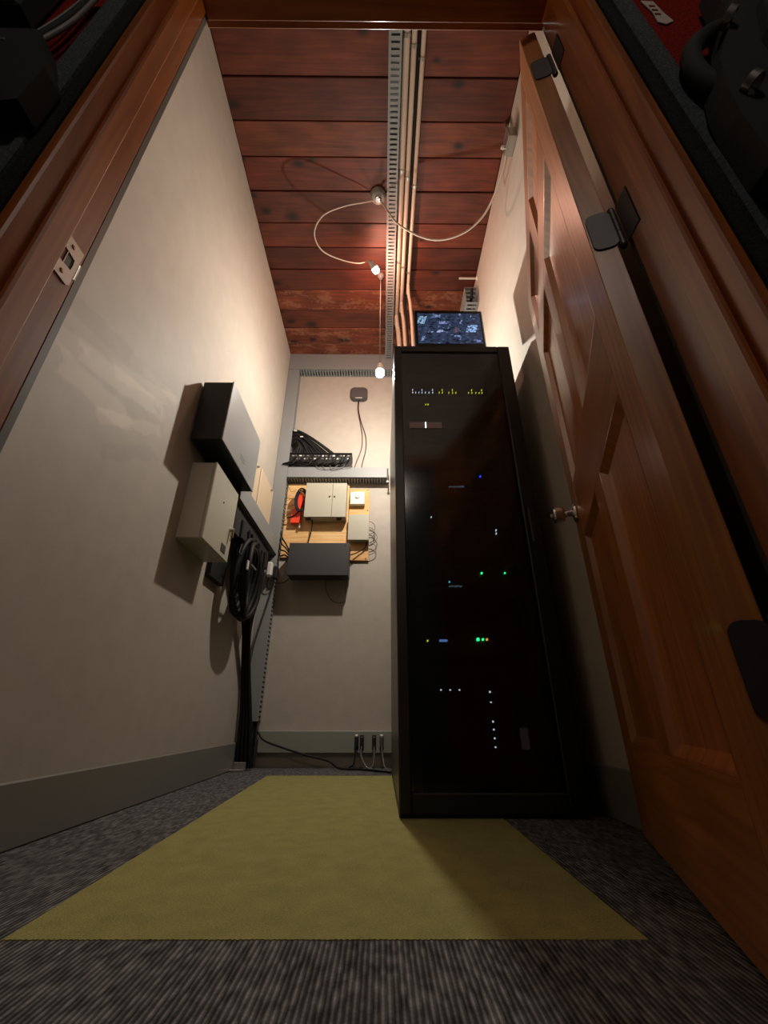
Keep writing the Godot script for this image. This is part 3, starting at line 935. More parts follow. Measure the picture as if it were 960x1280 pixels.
# ---------------------------------------------------------------- ducts and conduits
func build_ceiling_runs():
	# slotted wiring duct along the ceiling: open channel, a row of fingers on the face seen from below
	var t := thing("ceiling_wire_duct", "long grey slotted wiring duct running along the board ceiling", "wire duct", V(0.06, HC, 1.8))
	var y0 := HC - 0.055
	bx("channel_back", t, 0.026, 0.092, HC - 0.003, HC, 0.47, DB - 0.10, M.duct, 0.0005)
	bx("channel_side", t, 0.026, 0.030, y0, HC - 0.003, 0.47, DB - 0.10, M.duct, 0.0005)
	bx("channel_side", t, 0.088, 0.092, y0, HC - 0.003, 0.47, DB - 0.10, M.duct, 0.0005)
	bx("edge_strip", t, 0.024, 0.038, y0 - 0.003, y0, 0.47, DB - 0.10, M.duct, 0.0005)
	bx("edge_strip", t, 0.082, 0.094, y0 - 0.003, y0, 0.47, DB - 0.10, M.duct, 0.0005)
	var fm := box_mesh(Vector3(0.046, 0.003, 0.0155), 0.0005)
	var n := int((DB - 0.10 - 0.48) / 0.0255)
	for i in n:
		put("duct_finger", fm, M.duct, t, V(0.060, y0 - 0.0016, 0.49 + 0.0255 * i))
	# conduits beside it: [x, radius, end depth, label]
	var cy := HC - 0.024
	var runs := [[0.118, 0.0185, 2.64, "thick beige conduit beside the slotted ceiling duct", "conduit"], [0.158, 0.0145, 2.52, "thinner beige conduit between the thick one and the black cable", "conduit"], [0.206, 0.0125, 2.36, "beige conduit on the far side of the black ceiling cable", "conduit"]]
	for r in runs:
		var c := thing("ceiling_conduit", r[3], "conduit", V(r[0], cy, 0.47), "conduits along the ceiling")
		var e: float = r[2]
		var x: float = r[0]
		var pts := [V(x, cy, 0.47), V(x, cy, e - 0.16), V(x, cy - 0.005, e - 0.10), V(x + 0.008, cy - 0.05, e - 0.03), V(x + 0.02, cy - 0.13, e), V(x + 0.03, cy - 0.5, e + 0.01), V(x + 0.03, 2.042, e + 0.01)]
		tube("pipe", c, pts, r[1], M.conduit, 14, 6)
		for d in [0.75, 1.35, 1.95]:
			var b := put("strap", lathe_mesh([[r[1] + 0.0005, -0.008], [r[1] + 0.003, -0.008], [r[1] + 0.003, 0.008], [r[1] + 0.0005, 0.008]], 16), M.steel, c, V(x, cy, d + x), Basis(Vector3.RIGHT, PI * 0.5))
			bx("screw", b, x - r[1] - 0.009, x - r[1] - 0.003, cy - 0.006, cy + 0.004, d + x - 0.003, d + x + 0.003, M.brass, 0.001)
	var bc := thing("black_ceiling_cable", "thick black cable between two beige conduits on the ceiling", "cable", V(0.183, cy, 0.47))
	tube("jacket", bc, [V(0.183, HC - 0.02, 0.47), V(0.184, HC - 0.02, 1.2), V(0.182, HC - 0.02, 2.0), V(0.19, HC - 0.05, 2.42), V(0.21, HC - 0.4, 2.5), V(0.21, 2.042, 2.5)], 0.007, M.black_rubber, 10, 5)
	# the flexible white cable from the canopy to the box on the right wall
	var wc := thing("white_ceiling_cable", "white cable sagging from the metal canopy to the right wall box", "cable", V(-0.022, 3.41, 1.62))
	tube("jacket", wc, [V(-0.022, 3.408, 1.62), V(0.005, 3.345, 1.622), V(0.109, 3.185, 1.655), V(0.314, 3.085, 1.685), V(0.505, 3.085, 1.648), V(0.640, 3.13, 1.545), V(0.705, 3.19, 1.365), V(0.716, 3.235, 1.262)], 0.0062, M.white_cable, 10, 7)
	var jb := thing("wall_junction_box", "small metal junction box with a conduit stub high on the right wall", "junction box", V(XR, 3.25, 1.235))
	bx("box_body", jb, XR - 0.045, XR, 3.205, 3.305, 1.185, 1.285, M.steel, 0.004)
	bx("cover", jb, XR - 0.049, XR - 0.045, 3.200, 3.310, 1.180, 1.290, M.steel, 0.002)
	tube("conduit_stub", jb, [V(XR - 0.022, 3.305, 1.235), V(XR - 0.022, HC, 1.235)], 0.0105, M.steel, 12, 0)
	put("connector", lathe_mesh([[0.0, 0.0], [0.014, 0.0], [0.014, 0.02], [0.011, 0.024], [0.0, 0.024]], 14), M.chrome, jb, V(XR - 0.049, 3.245, 1.255), Basis(Vector3(0, 0, 1), PI * 0.5))
	# duct high in the right corner, with a light bar over its open end
	var rd := thing("corner_wire_duct", "short grey slotted duct high on the right wall above the monitor", "wire duct", V(XR, 3.3, 2.2))
	var rl := DB - 2.22
	bx("channel_back", rd, XR - 0.004, XR, 3.19, 3.36, 2.20, DB, M.duct, 0.0005)
	put("slotted_side", ladder_mesh(rl, 0.17, 0.003, 0.034, 0.014, 0.016), M.duct, rd, V(XR - 0.10, 3.19, 2.22), Basis(Vector3(0, 0, -1), Vector3.UP, Vector3(1, 0, 0)))
	put("slotted_bottom", ladder_mesh(rl, 0.096, 0.003, 0.034, 0.014, 0.012), M.duct, rd, V(XR - 0.10, 3.19, 2.22), Basis(Vector3(0, 0, -1), Vector3(1, 0, 0), Vector3(0, -1, 0)))
	bx("channel_top", rd, XR - 0.10, XR - 0.004, 3.357, 3.36, 2.22, DB, M.duct, 0.0005)
	tube("inner_cable", rd, [V(XR - 0.06, 3.28, 2.17), V(XR - 0.055, 3.24, 2.23), V(XR - 0.05, 3.23, 2.5), V(XR - 0.05, 3.23, 3.0)], 0.012, M.black_rubber, 10, 5)
	var br := thing("support_bar", "pale round bar sticking out of the right wall over the duct end", "bar", V(XR, 3.43, 2.19))
	tube("rod", br, [V(XR, 3.425, 2.19), V(0.605, 3.425, 2.19)], 0.008, M.white, 12, 0)
	put("wall_flange", lathe_mesh([[0.0, 0.0], [0.018, 0.0], [0.018, 0.004], [0.009, 0.009], [0.0, 0.009]], 16), M.white, br, V(XR, 3.425, 2.19), Basis(Vector3(0, 0, 1), PI * 0.5))

func build_back_ducts():
	# upright duct in the left back corner
	var t := thing("upright_wire_duct", "tall grey slotted duct standing in the back left corner", "wire duct", V(-0.845, 0.26, 3.07))
	bx("cover", t, XL + 0.002, -0.792, 0.262, 3.27, 3.018, 3.024, M.duct, 0.0015)
	put("slotted_side", ladder_mesh(3.0, 0.082, 0.003, 0.030, 0.013, 0.014), M.duct, t, V(-0.798, 0.265, 3.110), Basis(Vector3.UP, Vector3(0, 0, 1), Vector3(1, 0, 0)))
	bx("channel_back", t, XL + 0.002, -0.795, 0.262, 3.27, 3.108, DB, M.duct, 0.0005)
	# duct under the ceiling
	var u := thing("upper_wire_duct", "horizontal grey slotted duct under the ceiling on the back wall", "wire duct", V(-0.3, 3.27, 3.07))
	bx("cover", u, XL + 0.002, XR - 0.11, 3.275, HC - 0.001, 3.018, 3.024, M.duct, 0.0015)
	put("slotted_bottom", ladder_mesh(1.52, 0.086, 0.003, 0.026, 0.012, 0.010), M.duct, u, V(XL + 0.004, 3.272, 3.110), Basis(Vector3.RIGHT, Vector3(0, 0, 1), Vector3(0, -1, 0)))
	bx("channel_back", u, XL + 0.002, XR - 0.11, 3.275, HC - 0.001, 3.108, DB, M.duct, 0.0005)
	# duct at the height of the patch panel
	var m := thing("middle_wire_duct", "horizontal grey slotted duct below the patch panel on the back wall", "wire duct", V(-0.37, 2.07, 3.07))
	bx("cover", m, -0.790, 0.052, 2.078, 2.176, 3.016, 3.022, M.duct, 0.0015)
	put("slotted_bottom", ladder_mesh(0.84, 0.088, 0.003, 0.024, 0.010, 0.008), M.duct, m, V(-0.789, 2.074, 3.111), Basis(Vector3.RIGHT, Vector3(0, 0, 1), Vector3(0, -1, 0)))
	bx("channel_top", m, -0.790, 0.052, 2.172, 2.176, 3.022, DB, M.duct, 0.0005)
	bx("channel_back", m, -0.790, 0.052, 2.078, 2.172, 3.108, DB, M.duct, 0.0005)
	bx("end_bracket", m, 0.040, 0.050, 2.02, 2.16, 3.008, 3.016, M.black, 0.001)
	put("bracket_screw", lathe_mesh([[0.0, 0.008], [0.008, 0.007], [0.011, 0.0], [0.0, 0.0]], 14), M.white, m, V(0.045, 2.032, 3.008), Basis(Vector3.RIGHT, PI * 0.5))
	# duct along the left wall
	var l := thing("left_wire_duct", "grey duct running along the left wall below the beige panel", "wire duct", V(XL, 1.40, 2.6))
	bx("cover", l, -0.806, -0.800, 1.395, 1.512, 2.10, 3.018, M.duct, 0.0015)
	bx("channel_top", l, XL, -0.806, 1.506, 1.512, 2.10, 3.018, M.duct, 0.0005)
	put("slotted_bottom", ladder_mesh(0.90, 0.088, 0.003, 0.026, 0.011, 0.010), M.duct, l, V(XL + 0.002, 1.395, 2.11), Basis(Vector3(0, 0, -1), Vector3(1, 0, 0), Vector3(0, -1, 0)))
	put("slotted_end", ladder_mesh(0.11, 0.088, 0.003, 0.016, 0.007, 0.010), M.duct, l, V(XL + 0.002, 1.398, 2.103), Basis(Vector3.UP, Vector3(1, 0, 0), Vector3(0, 0, -1)))
	# power raceway along the foot of the back wall, with four outlets
	var r := thing("power_raceway", "grey metal power raceway along the foot of the back wall", "raceway", V(-0.35, 0.08, 3.09))
	bx("raceway_body", r, XL + 0.11, XR, 0.083, 0.208, 3.066, DB, M.raceway, 0.003)
	for x in [-0.156, -0.122, -0.044, 0.004]:
		bx("outlet", r, x - 0.013, x + 0.013, 0.100, 0.186, 3.062, 3.068, M.duct_dark, 0.002)

# ---------------------------------------------------------------- back wall equipment
func lock_knob(called: String, parent: Node, at: Vector3, m: Material, axis := Basis(Vector3.RIGHT, PI * 0.5), s := 1.0):
	put(called, lathe_mesh([[0.0, 0.007 * s], [0.005 * s, 0.0065 * s], [0.007 * s, 0.003 * s], [0.007 * s, 0.0], [0.0, 0.0]], 14), m, parent, at, axis)

func build_back_wall():
	# boards
	var b1 := bx("plywood_board", self, -0.790, -0.273, 1.40, 2.055, 3.092, DB - 0.001, M.plywood, 0.002)
	tag(b1, "wide plywood board on the back wall behind the two-door cabinet", "plywood board", "plywood boards")
	var b2 := bx("plywood_board", self, -0.270, -0.103, 1.378, 2.012, 3.094, DB - 0.001, M.plywood_b, 0.002)
	tag(b2, "narrow plywood board behind the small white unit and plain box", "plywood board", "plywood boards")
	for q in [[-0.118, 2.0], [-0.118, 1.81], [-0.125, 1.392]]:
		lock_knob("screw", b2, V(q[0], q[1], 3.094), M.iron, Basis(Vector3.RIGHT, PI * 0.5), 0.7)
	# two-door cabinet
	var c := thing("wall_cabinet", "white two-door metal cabinet on the plywood board", "cabinet", V(-0.452, 1.70, 3.04))
	bx("body", c, -0.618, -0.286, 1.702, 2.014, 3.004, 3.091, M.cabinet, 0.003)
	for q in [[-0.617, -0.4015], [-0.3995, -0.287]]:
		var dd := bx("door", c, q[0], q[1], 1.704, 2.012, 2.996, 3.003, M.cabinet, 0.002)
		lock_knob("door_lock", dd, V(-0.422 if q[0] < -0.5 else -0.382, 1.885, 2.996), M.iron)
	for x in [-0.585, -0.34]:
		bx("foot", c, x - 0.02, x + 0.02, 1.692, 1.702, 3.01, 3.04, M.black, 0.002)
	# small white unit with a round button
	var s := thing("white_sensor_unit", "small square white unit with a round dial on the narrow plywood", "sensor", V(-0.201, 1.84, 3.07))
	bx("body", s, -0.262, -0.142, 1.846, 1.962, 3.052, 3.093, M.white, 0.004)
	put("dial", lathe_mesh([[0.0, 0.008], [0.016, 0.007], [0.02, 0.0], [0.0, 0.0]], 24), mat("pale_dial", Color(0.72, 0.74, 0.72), 0.4), s, V(-0.203, 1.915, 3.052), Basis(Vector3.RIGHT, PI * 0.5).rotated(Vector3.UP, PI).rotated(Vector3.UP, PI))
	# plain beige box and its thin loops
	var p := thing("plain_junction_box", "plain off-white box with thin cable loops at its side", "junction box", V(-0.183, 1.523, 3.06))
	bx("body", p, -0.264, -0.103, 1.526, 1.740, 3.036, 3.093, M.cabinet, 0.003)
	bx("lid", p, -0.266, -0.101, 1.524, 1.743, 3.029, 3.036, M.cabinet, 0.002)
	var lo := thing("thin_cable_loops", "thin grey cable looped beside the plain off-white box", "cable", V(-0.1, 1.6, 3.07))
	for k in 4:
		var cy: float = [1.64, 1.60, 1.56, 1.47][k]
		var rr: float = [0.055, 0.045, 0.06, 0.05][k]
		var pts := []
		for i in 9:
			var a := -PI * 0.5 + PI * i / 8.0
			pts.append(V(-0.104 + rr * cos(a) * (0.9 + 0.1 * k), cy + rr * sin(a), 3.06 + 0.006 * k))
		tube("loop", lo, pts, 0.0028, M.grey_cable, 6, 3)
	# dark box
	var k := thing("charcoal_wall_box", "wide charcoal box mounted low on the plywood board", "equipment box", V(-0.465, 1.215, 3.02))
	bx("body", k, -0.690, -0.244, 1.218, 1.464, 2.958, 3.091, M.charcoal, 0.004)
	bx("front_cover", k, -0.693, -0.241, 1.215, 1.467, 2.952, 2.958, M.charcoal, 0.002)
	for x in [-0.66, -0.274]:
		lock_knob("cover_screw", k, V(x, 1.445, 2.952), M.black, Basis(Vector3.RIGHT, PI * 0.5), 0.5)
	var kc := thing("black_drop_cable", "black cable from the two-door cabinet down to the charcoal box", "cable", V(-0.53, 1.70, 3.06))
	tube("jacket", kc, [V(-0.555, 1.702, 3.05), V(-0.557, 1.62, 3.06), V(-0.572, 1.53, 3.06), V(-0.585, 1.464, 3.05)], 0.0045, M.black_rubber, 8, 5)
	var kd := thing("black_side_cable", "black cable slanting from the charcoal box to the plain box", "cable", V(-0.25, 1.40, 3.06))
	tube("jacket", kd, [V(-0.244, 1.405, 3.05), V(-0.19, 1.435, 3.07), V(-0.13, 1.48, 3.075), V(-0.118, 1.526, 3.07)], 0.0045, M.black_rubber, 8, 5)
	var kl := thing("hanging_cable_loop", "thin dark cable hanging in a loop under the charcoal box", "cable", V(-0.40, 1.22, 3.07))
	tube("jacket", kl, [V(-0.42, 1.218, 3.06), V(-0.41, 1.13, 3.085), V(-0.36, 1.06, 3.095), V(-0.29, 1.05, 3.095), V(-0.265, 1.10, 3.095), V(-0.28, 1.218, 3.06)], 0.0035, M.grey_cable, 8, 5)
	# orange tool holder with a coil of black cord
	var o := thing("orange_cable_tester", "bright orange handheld tester hanging left of the cabinet", "tester", V(-0.69, 1.67, 3.06))
	var poly := PackedVector2Array([Vector2(-0.035, 0.0), Vector2(0.034, 0.0), Vector2(0.036, 0.055), Vector2(0.030, 0.10), Vector2(0.036, 0.15), Vector2(0.052, 0.20), Vector2(0.050, 0.245), Vector2(0.034, 0.268), Vector2(0.010, 0.270), Vector2(-0.006, 0.24), Vector2(-0.004, 0.19), Vector2(-0.012, 0.13), Vector2(-0.030, 0.11), Vector2(-0.034, 0.05)])
	put("body", prism_mesh(poly, 0.035), M.orange, o, V(-0.692, 1.675, 3.078))
	put("clear_tip", box_mesh(Vector3(0.012, 0.04, 0.012), 0.003), M.white, o, V(-0.655, 1.655, 3.06))
	var oc := thing("black_cord_coil", "coil of black cord hung over the orange tester", "cord", V(-0.64, 1.95, 3.03))
	for i in 3:
		var pts := []
		for j in 13:
			var a := TAU * j / 12.0 + 0.3 * i
			pts.append(V(-0.652 + (0.034 + 0.007 * i) * cos(a), 1.862 + (0.085 + 0.01 * i) * sin(a), 3.024 - 0.008 * i))
		tube("turn", oc, pts, 0.0055, M.black_rubber, 8, 3)
	tube("tail", oc, [V(-0.66, 1.78, 3.03), V(-0.69, 1.74, 3.03), V(-0.735, 1.72, 3.04), V(-0.76, 1.72, 3.05)], 0.005, M.black_rubber, 8, 4)
	# white and grey thin wires between the upright duct and the tester
	var wi := thing("loose_wires", "tangle of thin pale wires coming out of the upright duct", "wires", V(-0.77, 1.85, 3.05))
	for i in 6:
		var y := 1.98 - 0.045 * i
		tube("wire", wi, [V(-0.797, y, 3.06), V(-0.775, y + 0.02 - 0.01 * i, 3.04), V(-0.745, y - 0.025 + 0.012 * (i % 3), 3.045), V(-0.71, y + 0.012, 3.075)], 0.0022, [M.grey_cable, M.white_cable, M.black_rubber][i % 3], 6, 4)
	# black cables from the upright duct into the left end of the charcoal box
	var lc := thing("black_feed_cables", "black cables curving from the upright duct into the charcoal box", "cables", V(-0.79, 1.45, 3.05))
	for i in 4:
		var y := 1.60 - 0.05 * i
		tube("cable", lc, [V(-0.797, y, 3.05), V(-0.775, y - 0.06, 3.03), V(-0.735, y - 0.12 + 0.02 * i, 3.01), V(-0.688, 1.40 - 0.015 * i, 3.0)], 0.006, M.black_rubber, 8, 4)
	# patch panel over the middle duct
	var pp := thing("wall_patch_panel", "black patch panel with rows of silver ports on the back wall", "patch panel", V(-0.53, 2.18, 3.06))
	bx("body", pp, -0.790, -0.258, 2.186, 2.318, 3.035, DB, M.black, 0.002)
	bx("top_lip", pp, -0.790, -0.258, 2.318, 2.322, 3.02, DB, M.black, 0.0005)
	for i in 16:
		for j in 2:
			var x := -0.772 + 0.0315 * i
			if (i * 5 + j * 3) % 7 == 0:
				continue
			bx("port", pp, x, x + 0.021, 2.262 + 0.030 * j, 2.276 + 0.030 * j, 3.029, 3.036, M.steel if (i + j) % 3 else M.white, 0.0015)
	var pc := thing("patch_cables", "black patch cables drooping along the front of the patch panel", "cables", V(-0.5, 2.2, 3.02))
	var rng := RandomNumberGenerator.new()
	rng.seed = 3
	for i in 15:
		var x := -0.76 + 0.034 * i
		var y := 2.270 + 0.03 * (i % 2)
		var y2 := 2.205 + rng.randf_range(-0.012, 0.022)
		tube("cable", pc, [V(x, y, 3.03), V(x + 0.008, y - 0.012, 3.005), V(x - 0.02, y2, 3.0 - rng.randf() * 0.012), V(x - 0.075, y2 - 0.008, 3.008), V(maxf(x - 0.13, -0.788), y2 + 0.004, 3.02)], 0.0058, M.black_rubber, 7, 4)
	for i in 3:
		var x := -0.56 + 0.06 * i
		tube("loop", pc, [V(x, 2.20, 3.012), V(x + 0.02, 2.165 - 0.01 * i, 3.004), V(x + 0.10, 2.150 + 0.006 * i, 3.002), V(x + 0.17, 2.170, 3.004), V(x + 0.19, 2.205, 3.015)], 0.0025, M.grey_cable, 6, 4)
	var bb := thing("black_cable_bundle", "thick bundle of black cables sloping above the patch panel", "cables", V(-0.79, 2.5, 3.06))
	for i in 14:
		var f := i / 13.0
		var xe := lerpf(-0.74, -0.42, f)
		tube("cable", bb, [V(-0.797, 2.42 + 0.15 * f, 3.06), V(-0.745, 2.44 + 0.125 * f, 3.035 + 0.004 * (i % 4)), V(lerpf(-0.72, -0.62, f), 2.40 + 0.09 * f, 3.03 + 0.008 * (i % 4)), V(xe, 2.335, 3.045 + 0.008 * (i % 3)), V(xe + 0.012, 2.312, 3.06)], 0.0095, M.black_rubber, 8, 5)
	for q in [[-0.765, 2.55], [-0.705, 2.485]]:
		bx("cable_tie", bb, q[0] - 0.012, q[0] + 0.014, q[1] - 0.004, q[1] + 0.006, 3.012, 3.026, M.white, 0.002)
	# access point with two cables
	var ap := thing("wireless_access_point", "rounded dark grey access point on the back wall above the patch panel", "access point", V(-0.221, 2.95, 3.1))
	put("body", prism_mesh(round_rect(0.160, 0.150, 0.042, 6), 0.032), mat("ap_grey", Color(0.27, 0.25, 0.25), 0.45), ap, V(-0.221, 3.035, DB - 0.0))
	put("face", prism_mesh(round_rect(0.146, 0.136, 0.038, 6), 0.006), mat("ap_face", Color(0.30, 0.28, 0.28), 0.4), ap, V(-0.221, 3.035, DB - 0.032))
	bx("light_bar", ap, -0.255, -0.190, 2.972, 2.979, 3.071, 3.076, M.white, 0.002)
	for q in [[0, "red_cable", "dark red cable dropping from the access point to the duct"], [1, "black_rubber", "thin black cable dropping from the access point to the duct"]]:
		var i: int = q[0]
		var cc := thing("access_point_cable", q[2], "cable", V(-0.225, 2.96, 3.1))
		tube("jacket", cc, [V(-0.226 + 0.006 * i, 2.962, 3.10), V(-0.228 + 0.006 * i, 2.86, 3.104), V(-0.205 + 0.01 * i, 2.72, 3.105), V(-0.180 + 0.030 * i, 2.56, 3.105), V(-0.185 + 0.040 * i, 2.42, 3.105), V(-0.225 + 0.055 * i, 2.28, 3.10), V(-0.245 + 0.062 * i, 2.176, 3.08)], 0.0036, M[q[1]], 8, 5)

func build_floor_cables():
	# plugs in the raceway outlets with their cords
	var xs := [-0.156, -0.122, -0.044, 0.004]
	var labels := ["black plug with a white cap at the first raceway outlet", "plain black plug at the second raceway outlet", "plain black plug at the third raceway outlet", "white-topped grey plug at the raceway outlet beside the rack"]
	for i in 4:
		var t := thing("power_plug", labels[i], "plug", V(xs[i], 0.16, 3.05), "plugs in the power raceway")
		var cap: Material = [M.white, M.black, M.black, M.white][i]
		var bm: Material = [M.black, M.black, M.black, mat("plug_grey", Color(0.30, 0.30, 0.29), 0.5)][i]
		bx("plug_body", t, xs[i] - 0.011, xs[i] + 0.011, 0.118, 0.176, 3.030, 3.063, bm, 0.005)
		if i == 0 or i == 3:
			bx("plug_cap", t, xs[i] - 0.011, xs[i] + 0.011, 0.174, 0.188, 3.032, 3.063, cap, 0.005)
		var x: float = xs[i]
		var ends := [V(x - 0.03, 0.006, 3.0), V(x + 0.06, 0.006, 2.96), V(x - 0.01, 0.006, 2.98), V(x + 0.035, 0.006, 2.95)]
		tube("cord", t, [V(x, 0.124, 3.034), V(x - 0.006 + 0.004 * i, 0.075, 3.018), lerp(V(x, 0.04, 3.01), ends[i], 0.45), ends[i], V(0.056, 0.006, 2.90 - 0.03 * i)], 0.0042, [M.black_rubber, M.grey_cable, M.grey_cable, M.grey_cable][i], 8, 5)
	var f := thing("floor_power_cord", "black power cord running from the corner across the floor to the rack", "cord", V(-0.785, 0.2, 3.05))
	tube("jacket", f, [V(-0.79, 0.205, 3.04), V(-0.74, 0.155, 3.03), V(-0.62, 0.115, 3.03), V(-0.47, 0.075, 3.025), V(-0.33, 0.045, 3.02), V(-0.25, 0.008, 2.98), V(-0.12, 0.008, 2.93), V(0.02, 0.008, 2.82), V(0.056, 0.008, 2.78)], 0.006, M.black_rubber, 8, 6)

# ---------------------------------------------------------------- left wall equipment
func build_left_wall():
	# black box
	var b := thing("black_equipment_box", "large black metal box on the left wall above the cream cabinet", "equipment box", V(XL, 1.44, 1.85))
	bx("body", b, XL + 0.012, -0.742, 1.440, 1.783, 1.602, 2.106, M.black, 0.002)
	bx("front_cover", b, -0.742, -0.736, 1.437, 1.786, 1.599, 2.109, mat("case_face", Color(0.50, 0.51, 0.51), 0.38), 0.0015)
	bx("wall_bracket", b, XL, XL + 0.012, 1.50, 1.73, 1.66, 2.04, M.iron, 0.001)
	for i in 2:
		bx("vent_slot", b, -0.7365, -0.7352, 1.497 + 0.018 * i, 1.503 + 0.018 * i, 1.845, 1.915, mat("slot_light", Color(0.42, 0.43, 0.43), 0.4), 0.0)
	# cream cabinet
	var c := thing("cream_cabinet", "cream metal cabinet with keys in its lock on the left wall", "cabinet", V(XL, 0.98, 1.85))
	bx("body", c, XL, -0.792, 0.986, 1.370, 1.692, 2.018, M.cabinet, 0.003)
	var d := bx("door", c, -0.791, -0.778, 0.984, 1.372, 1.690, 2.020, M.cabinet, 0.003)
	lock_knob("key_hole", d, V(-0.778, 1.235, 1.845), M.iron, Basis(Vector3(0, 0, 1), -PI * 0.5), 0.6)
	bx("vent_plate", d, -0.779, -0.776, 1.008, 1.050, 1.905, 1.965, M.duct_dark, 0.001)
	var h := put("latch", lathe_mesh([[0.0, 0.02], [0.008, 0.019], [0.010, 0.014], [0.010, 0.0], [0.0, 0.0]], 16), M.steel, d, V(-0.778, 1.150, 1.985), Basis(Vector3(0, 0, 1), -PI * 0.5))
	bx("key", h, -0.760, -0.757, 1.105, 1.152, 1.980, 1.990, M.brass, 0.001)
	bx("key", h, -0.768, -0.764, 1.085, 1.150, 1.972, 1.980, M.brass, 0.001)
	# beige panel
	var p := thing("beige_electrical_panel", "beige electrical panel with small latches near the back corner", "electrical panel", V(XL, 1.56, 2.7))
	bx("body", p, XL, -0.858, 1.562, 1.866, 2.455, 2.885, M.beige, 0.003)
	var pd := bx("door", p, -0.858, -0.848, 1.556, 1.872, 2.55, 2.890, M.beige, 0.003)
	for q in [[1.835, 2.47, -0.846], [1.845, 2.82, -0.836]]:
		put("latch", lathe_mesh([[0.0, 0.016], [0.007, 0.015], [0.009, 0.0], [0.0, 0.0]], 14), M.steel, pd, V(q[2] - 0.012, q[0], q[1]), Basis(Vector3(0, 0, 1), -PI * 0.5))
	# power strip and adapters below the duct
	var s := thing("black_power_strip", "black power strip with adapters under the left wall duct", "power strip", V(-0.82, 1.30, 2.3))
	bx("strip_body", s, XL, -0.825, 1.235, 1.388, 2.06, 2.90, M.bag, 0.006)
	for i in 4:
		bx("adapter", s, -0.846, -0.806, 1.19 + 0.02 * (i % 2), 1.335, 2.10 + 0.15 * i, 2.205 + 0.15 * i, M.bag, 0.008)
	# thin black upright board behind the cables
	var k := thing("black_back_panel", "flat black panel on the left wall behind the hanging cables", "panel", V(XL, 1.0, 2.13))
	bx("sheet", k, XL, XL + 0.03, 0.93, 1.234, 2.06, 2.26, M.black, 0.003)
	# hanging coil with pale ties
	var hc := thing("hanging_cable_coil", "coil of thick black cable hanging below the cream cabinet", "cable coil", V(-0.80, 1.25, 2.35))
	for i in 9:
		var pts := []
		var rr := 0.085 + 0.016 * (i % 5)
		for j in 17:
			var a := TAU * j / 16.0
			pts.append(V(-0.835 + 0.009 * i + 0.012 * sin(a * 2.0 + i), 1.015 + (rr + 0.085) * sin(a), 2.36 + 0.006 * i + rr * cos(a)))
		tube("turn", hc, pts, 0.015, M.black_rubber, 8, 3)
	bx("cable_tie", hc, -0.752, -0.742, 1.02, 1.075, 2.232, 2.252, M.white, 0.003)
	bx("cable_tie", hc, -0.752, -0.744, 1.065, 1.080, 2.31, 2.40, M.grey_cable, 0.003)
	var wt := thing("wire_triangle_clip", "small bent wire clip on the wall beside the hanging coil", "wire clip", V(XL + 0.02, 1.12, 2.25))
	tube("wire", wt, [V(-0.79, 1.105, 2.20), V(-0.79, 1.165, 2.22), V(-0.79, 1.105, 2.26), V(-0.79, 1.105, 2.20)], 0.003, M.iron, 6, 0)
	# cables from the strip down the corner to the floor
	var dn := thing("descending_cable_bundle", "thick black cables running down the left corner to the floor", "cables", V(-0.85, 0.0, 2.95))
	for i in 12:
		var o := 0.013 * (i % 4)
		var q := 0.013 * int(i / 4)
		tube("cable", dn, [V(-0.83 + o, 1.29, 2.25 + 0.04 * i), V(-0.835 + o, 1.05, 2.38 + 0.03 * i), V(-0.862 + o, 0.78, 2.68 + q), V(-0.880 + o, 0.55, 2.84 + q), V(-0.872 + o * 1.4, 0.30, 2.91 + q), V(-0.868 + o * 1.8, 0.10, 2.93 + q), V(-0.862 + o * 2.0, 0.012, 2.94 + q)], 0.0085, M.black_rubber, 8, 6)
	var dd := thing("duct_outlet_cables", "black cables dropping out of the bottom of the upright duct", "cables", V(-0.84, 0.0, 3.05))
	for i in 6:
		var x := -0.868 + 0.014 * i
		tube("cable", dd, [V(x, 0.28, 3.06), V(x + 0.004 * (i % 3 - 1), 0.15, 3.05 - 0.01 * (i % 2)), V(x + 0.006 * (i % 3 - 1), 0.012, 3.045)], 0.008, [M.black_rubber, M.duct_dark][i % 2], 8, 6)
	# slanting cable over the upright duct
	var sl := thing("slanting_cable", "single dark cable slanting across the upright duct cover", "cable", V(-0.80, 1.15, 3.0))
	tube("jacket", sl, [V(-0.788, 1.17, 3.0), V(-0.815, 1.04, 3.005), V(-0.85, 0.86, 3.0), V(-0.872, 0.70, 2.98), V(-0.876, 0.5, 2.96)], 0.0055, M.duct_dark, 8, 5)
	# adapters on the upright duct
	var wa := thing("white_power_adapter", "white power adapter plugged in beside the upright duct", "adapter", V(-0.82, 1.2, 2.97))
	bx("adapter_body", wa, -0.842, -0.800, 1.205, 1.315, 2.940, 2.985, M.white, 0.010)
	tube("lead", wa, [V(-0.82, 1.21, 2.97), V(-0.835, 1.15, 2.985), V(-0.815, 1.12, 3.0), V(-0.79, 1.15, 3.005)], 0.003, M.black_rubber, 6, 4)
	var ba := thing("black_power_adapter", "black power adapter between the white one and the charcoal box", "adapter", V(-0.78, 1.2, 2.99))
	bx("adapter_body", ba, -0.798, -0.765, 1.195, 1.290, 2.965, 3.014, M.black, 0.006)
	tube("lead", ba, [V(-0.775, 1.20, 2.985), V(-0.76, 1.17, 3.0), V(-0.72, 1.18, 3.02), V(-0.68, 1.218, 3.03)], 0.003, M.black_rubber, 6, 4)
	# small floor box at the foot of the corner
	var fb := thing("floor_cable_clamp", "small grey metal clamp on the floor under the corner cables", "clamp", V(-0.86, 0, 2.93))
	bx("clamp_base", fb, XL + 0.014, -0.80, 0.0, 0.012, 2.86, 2.925, M.steel, 0.002)
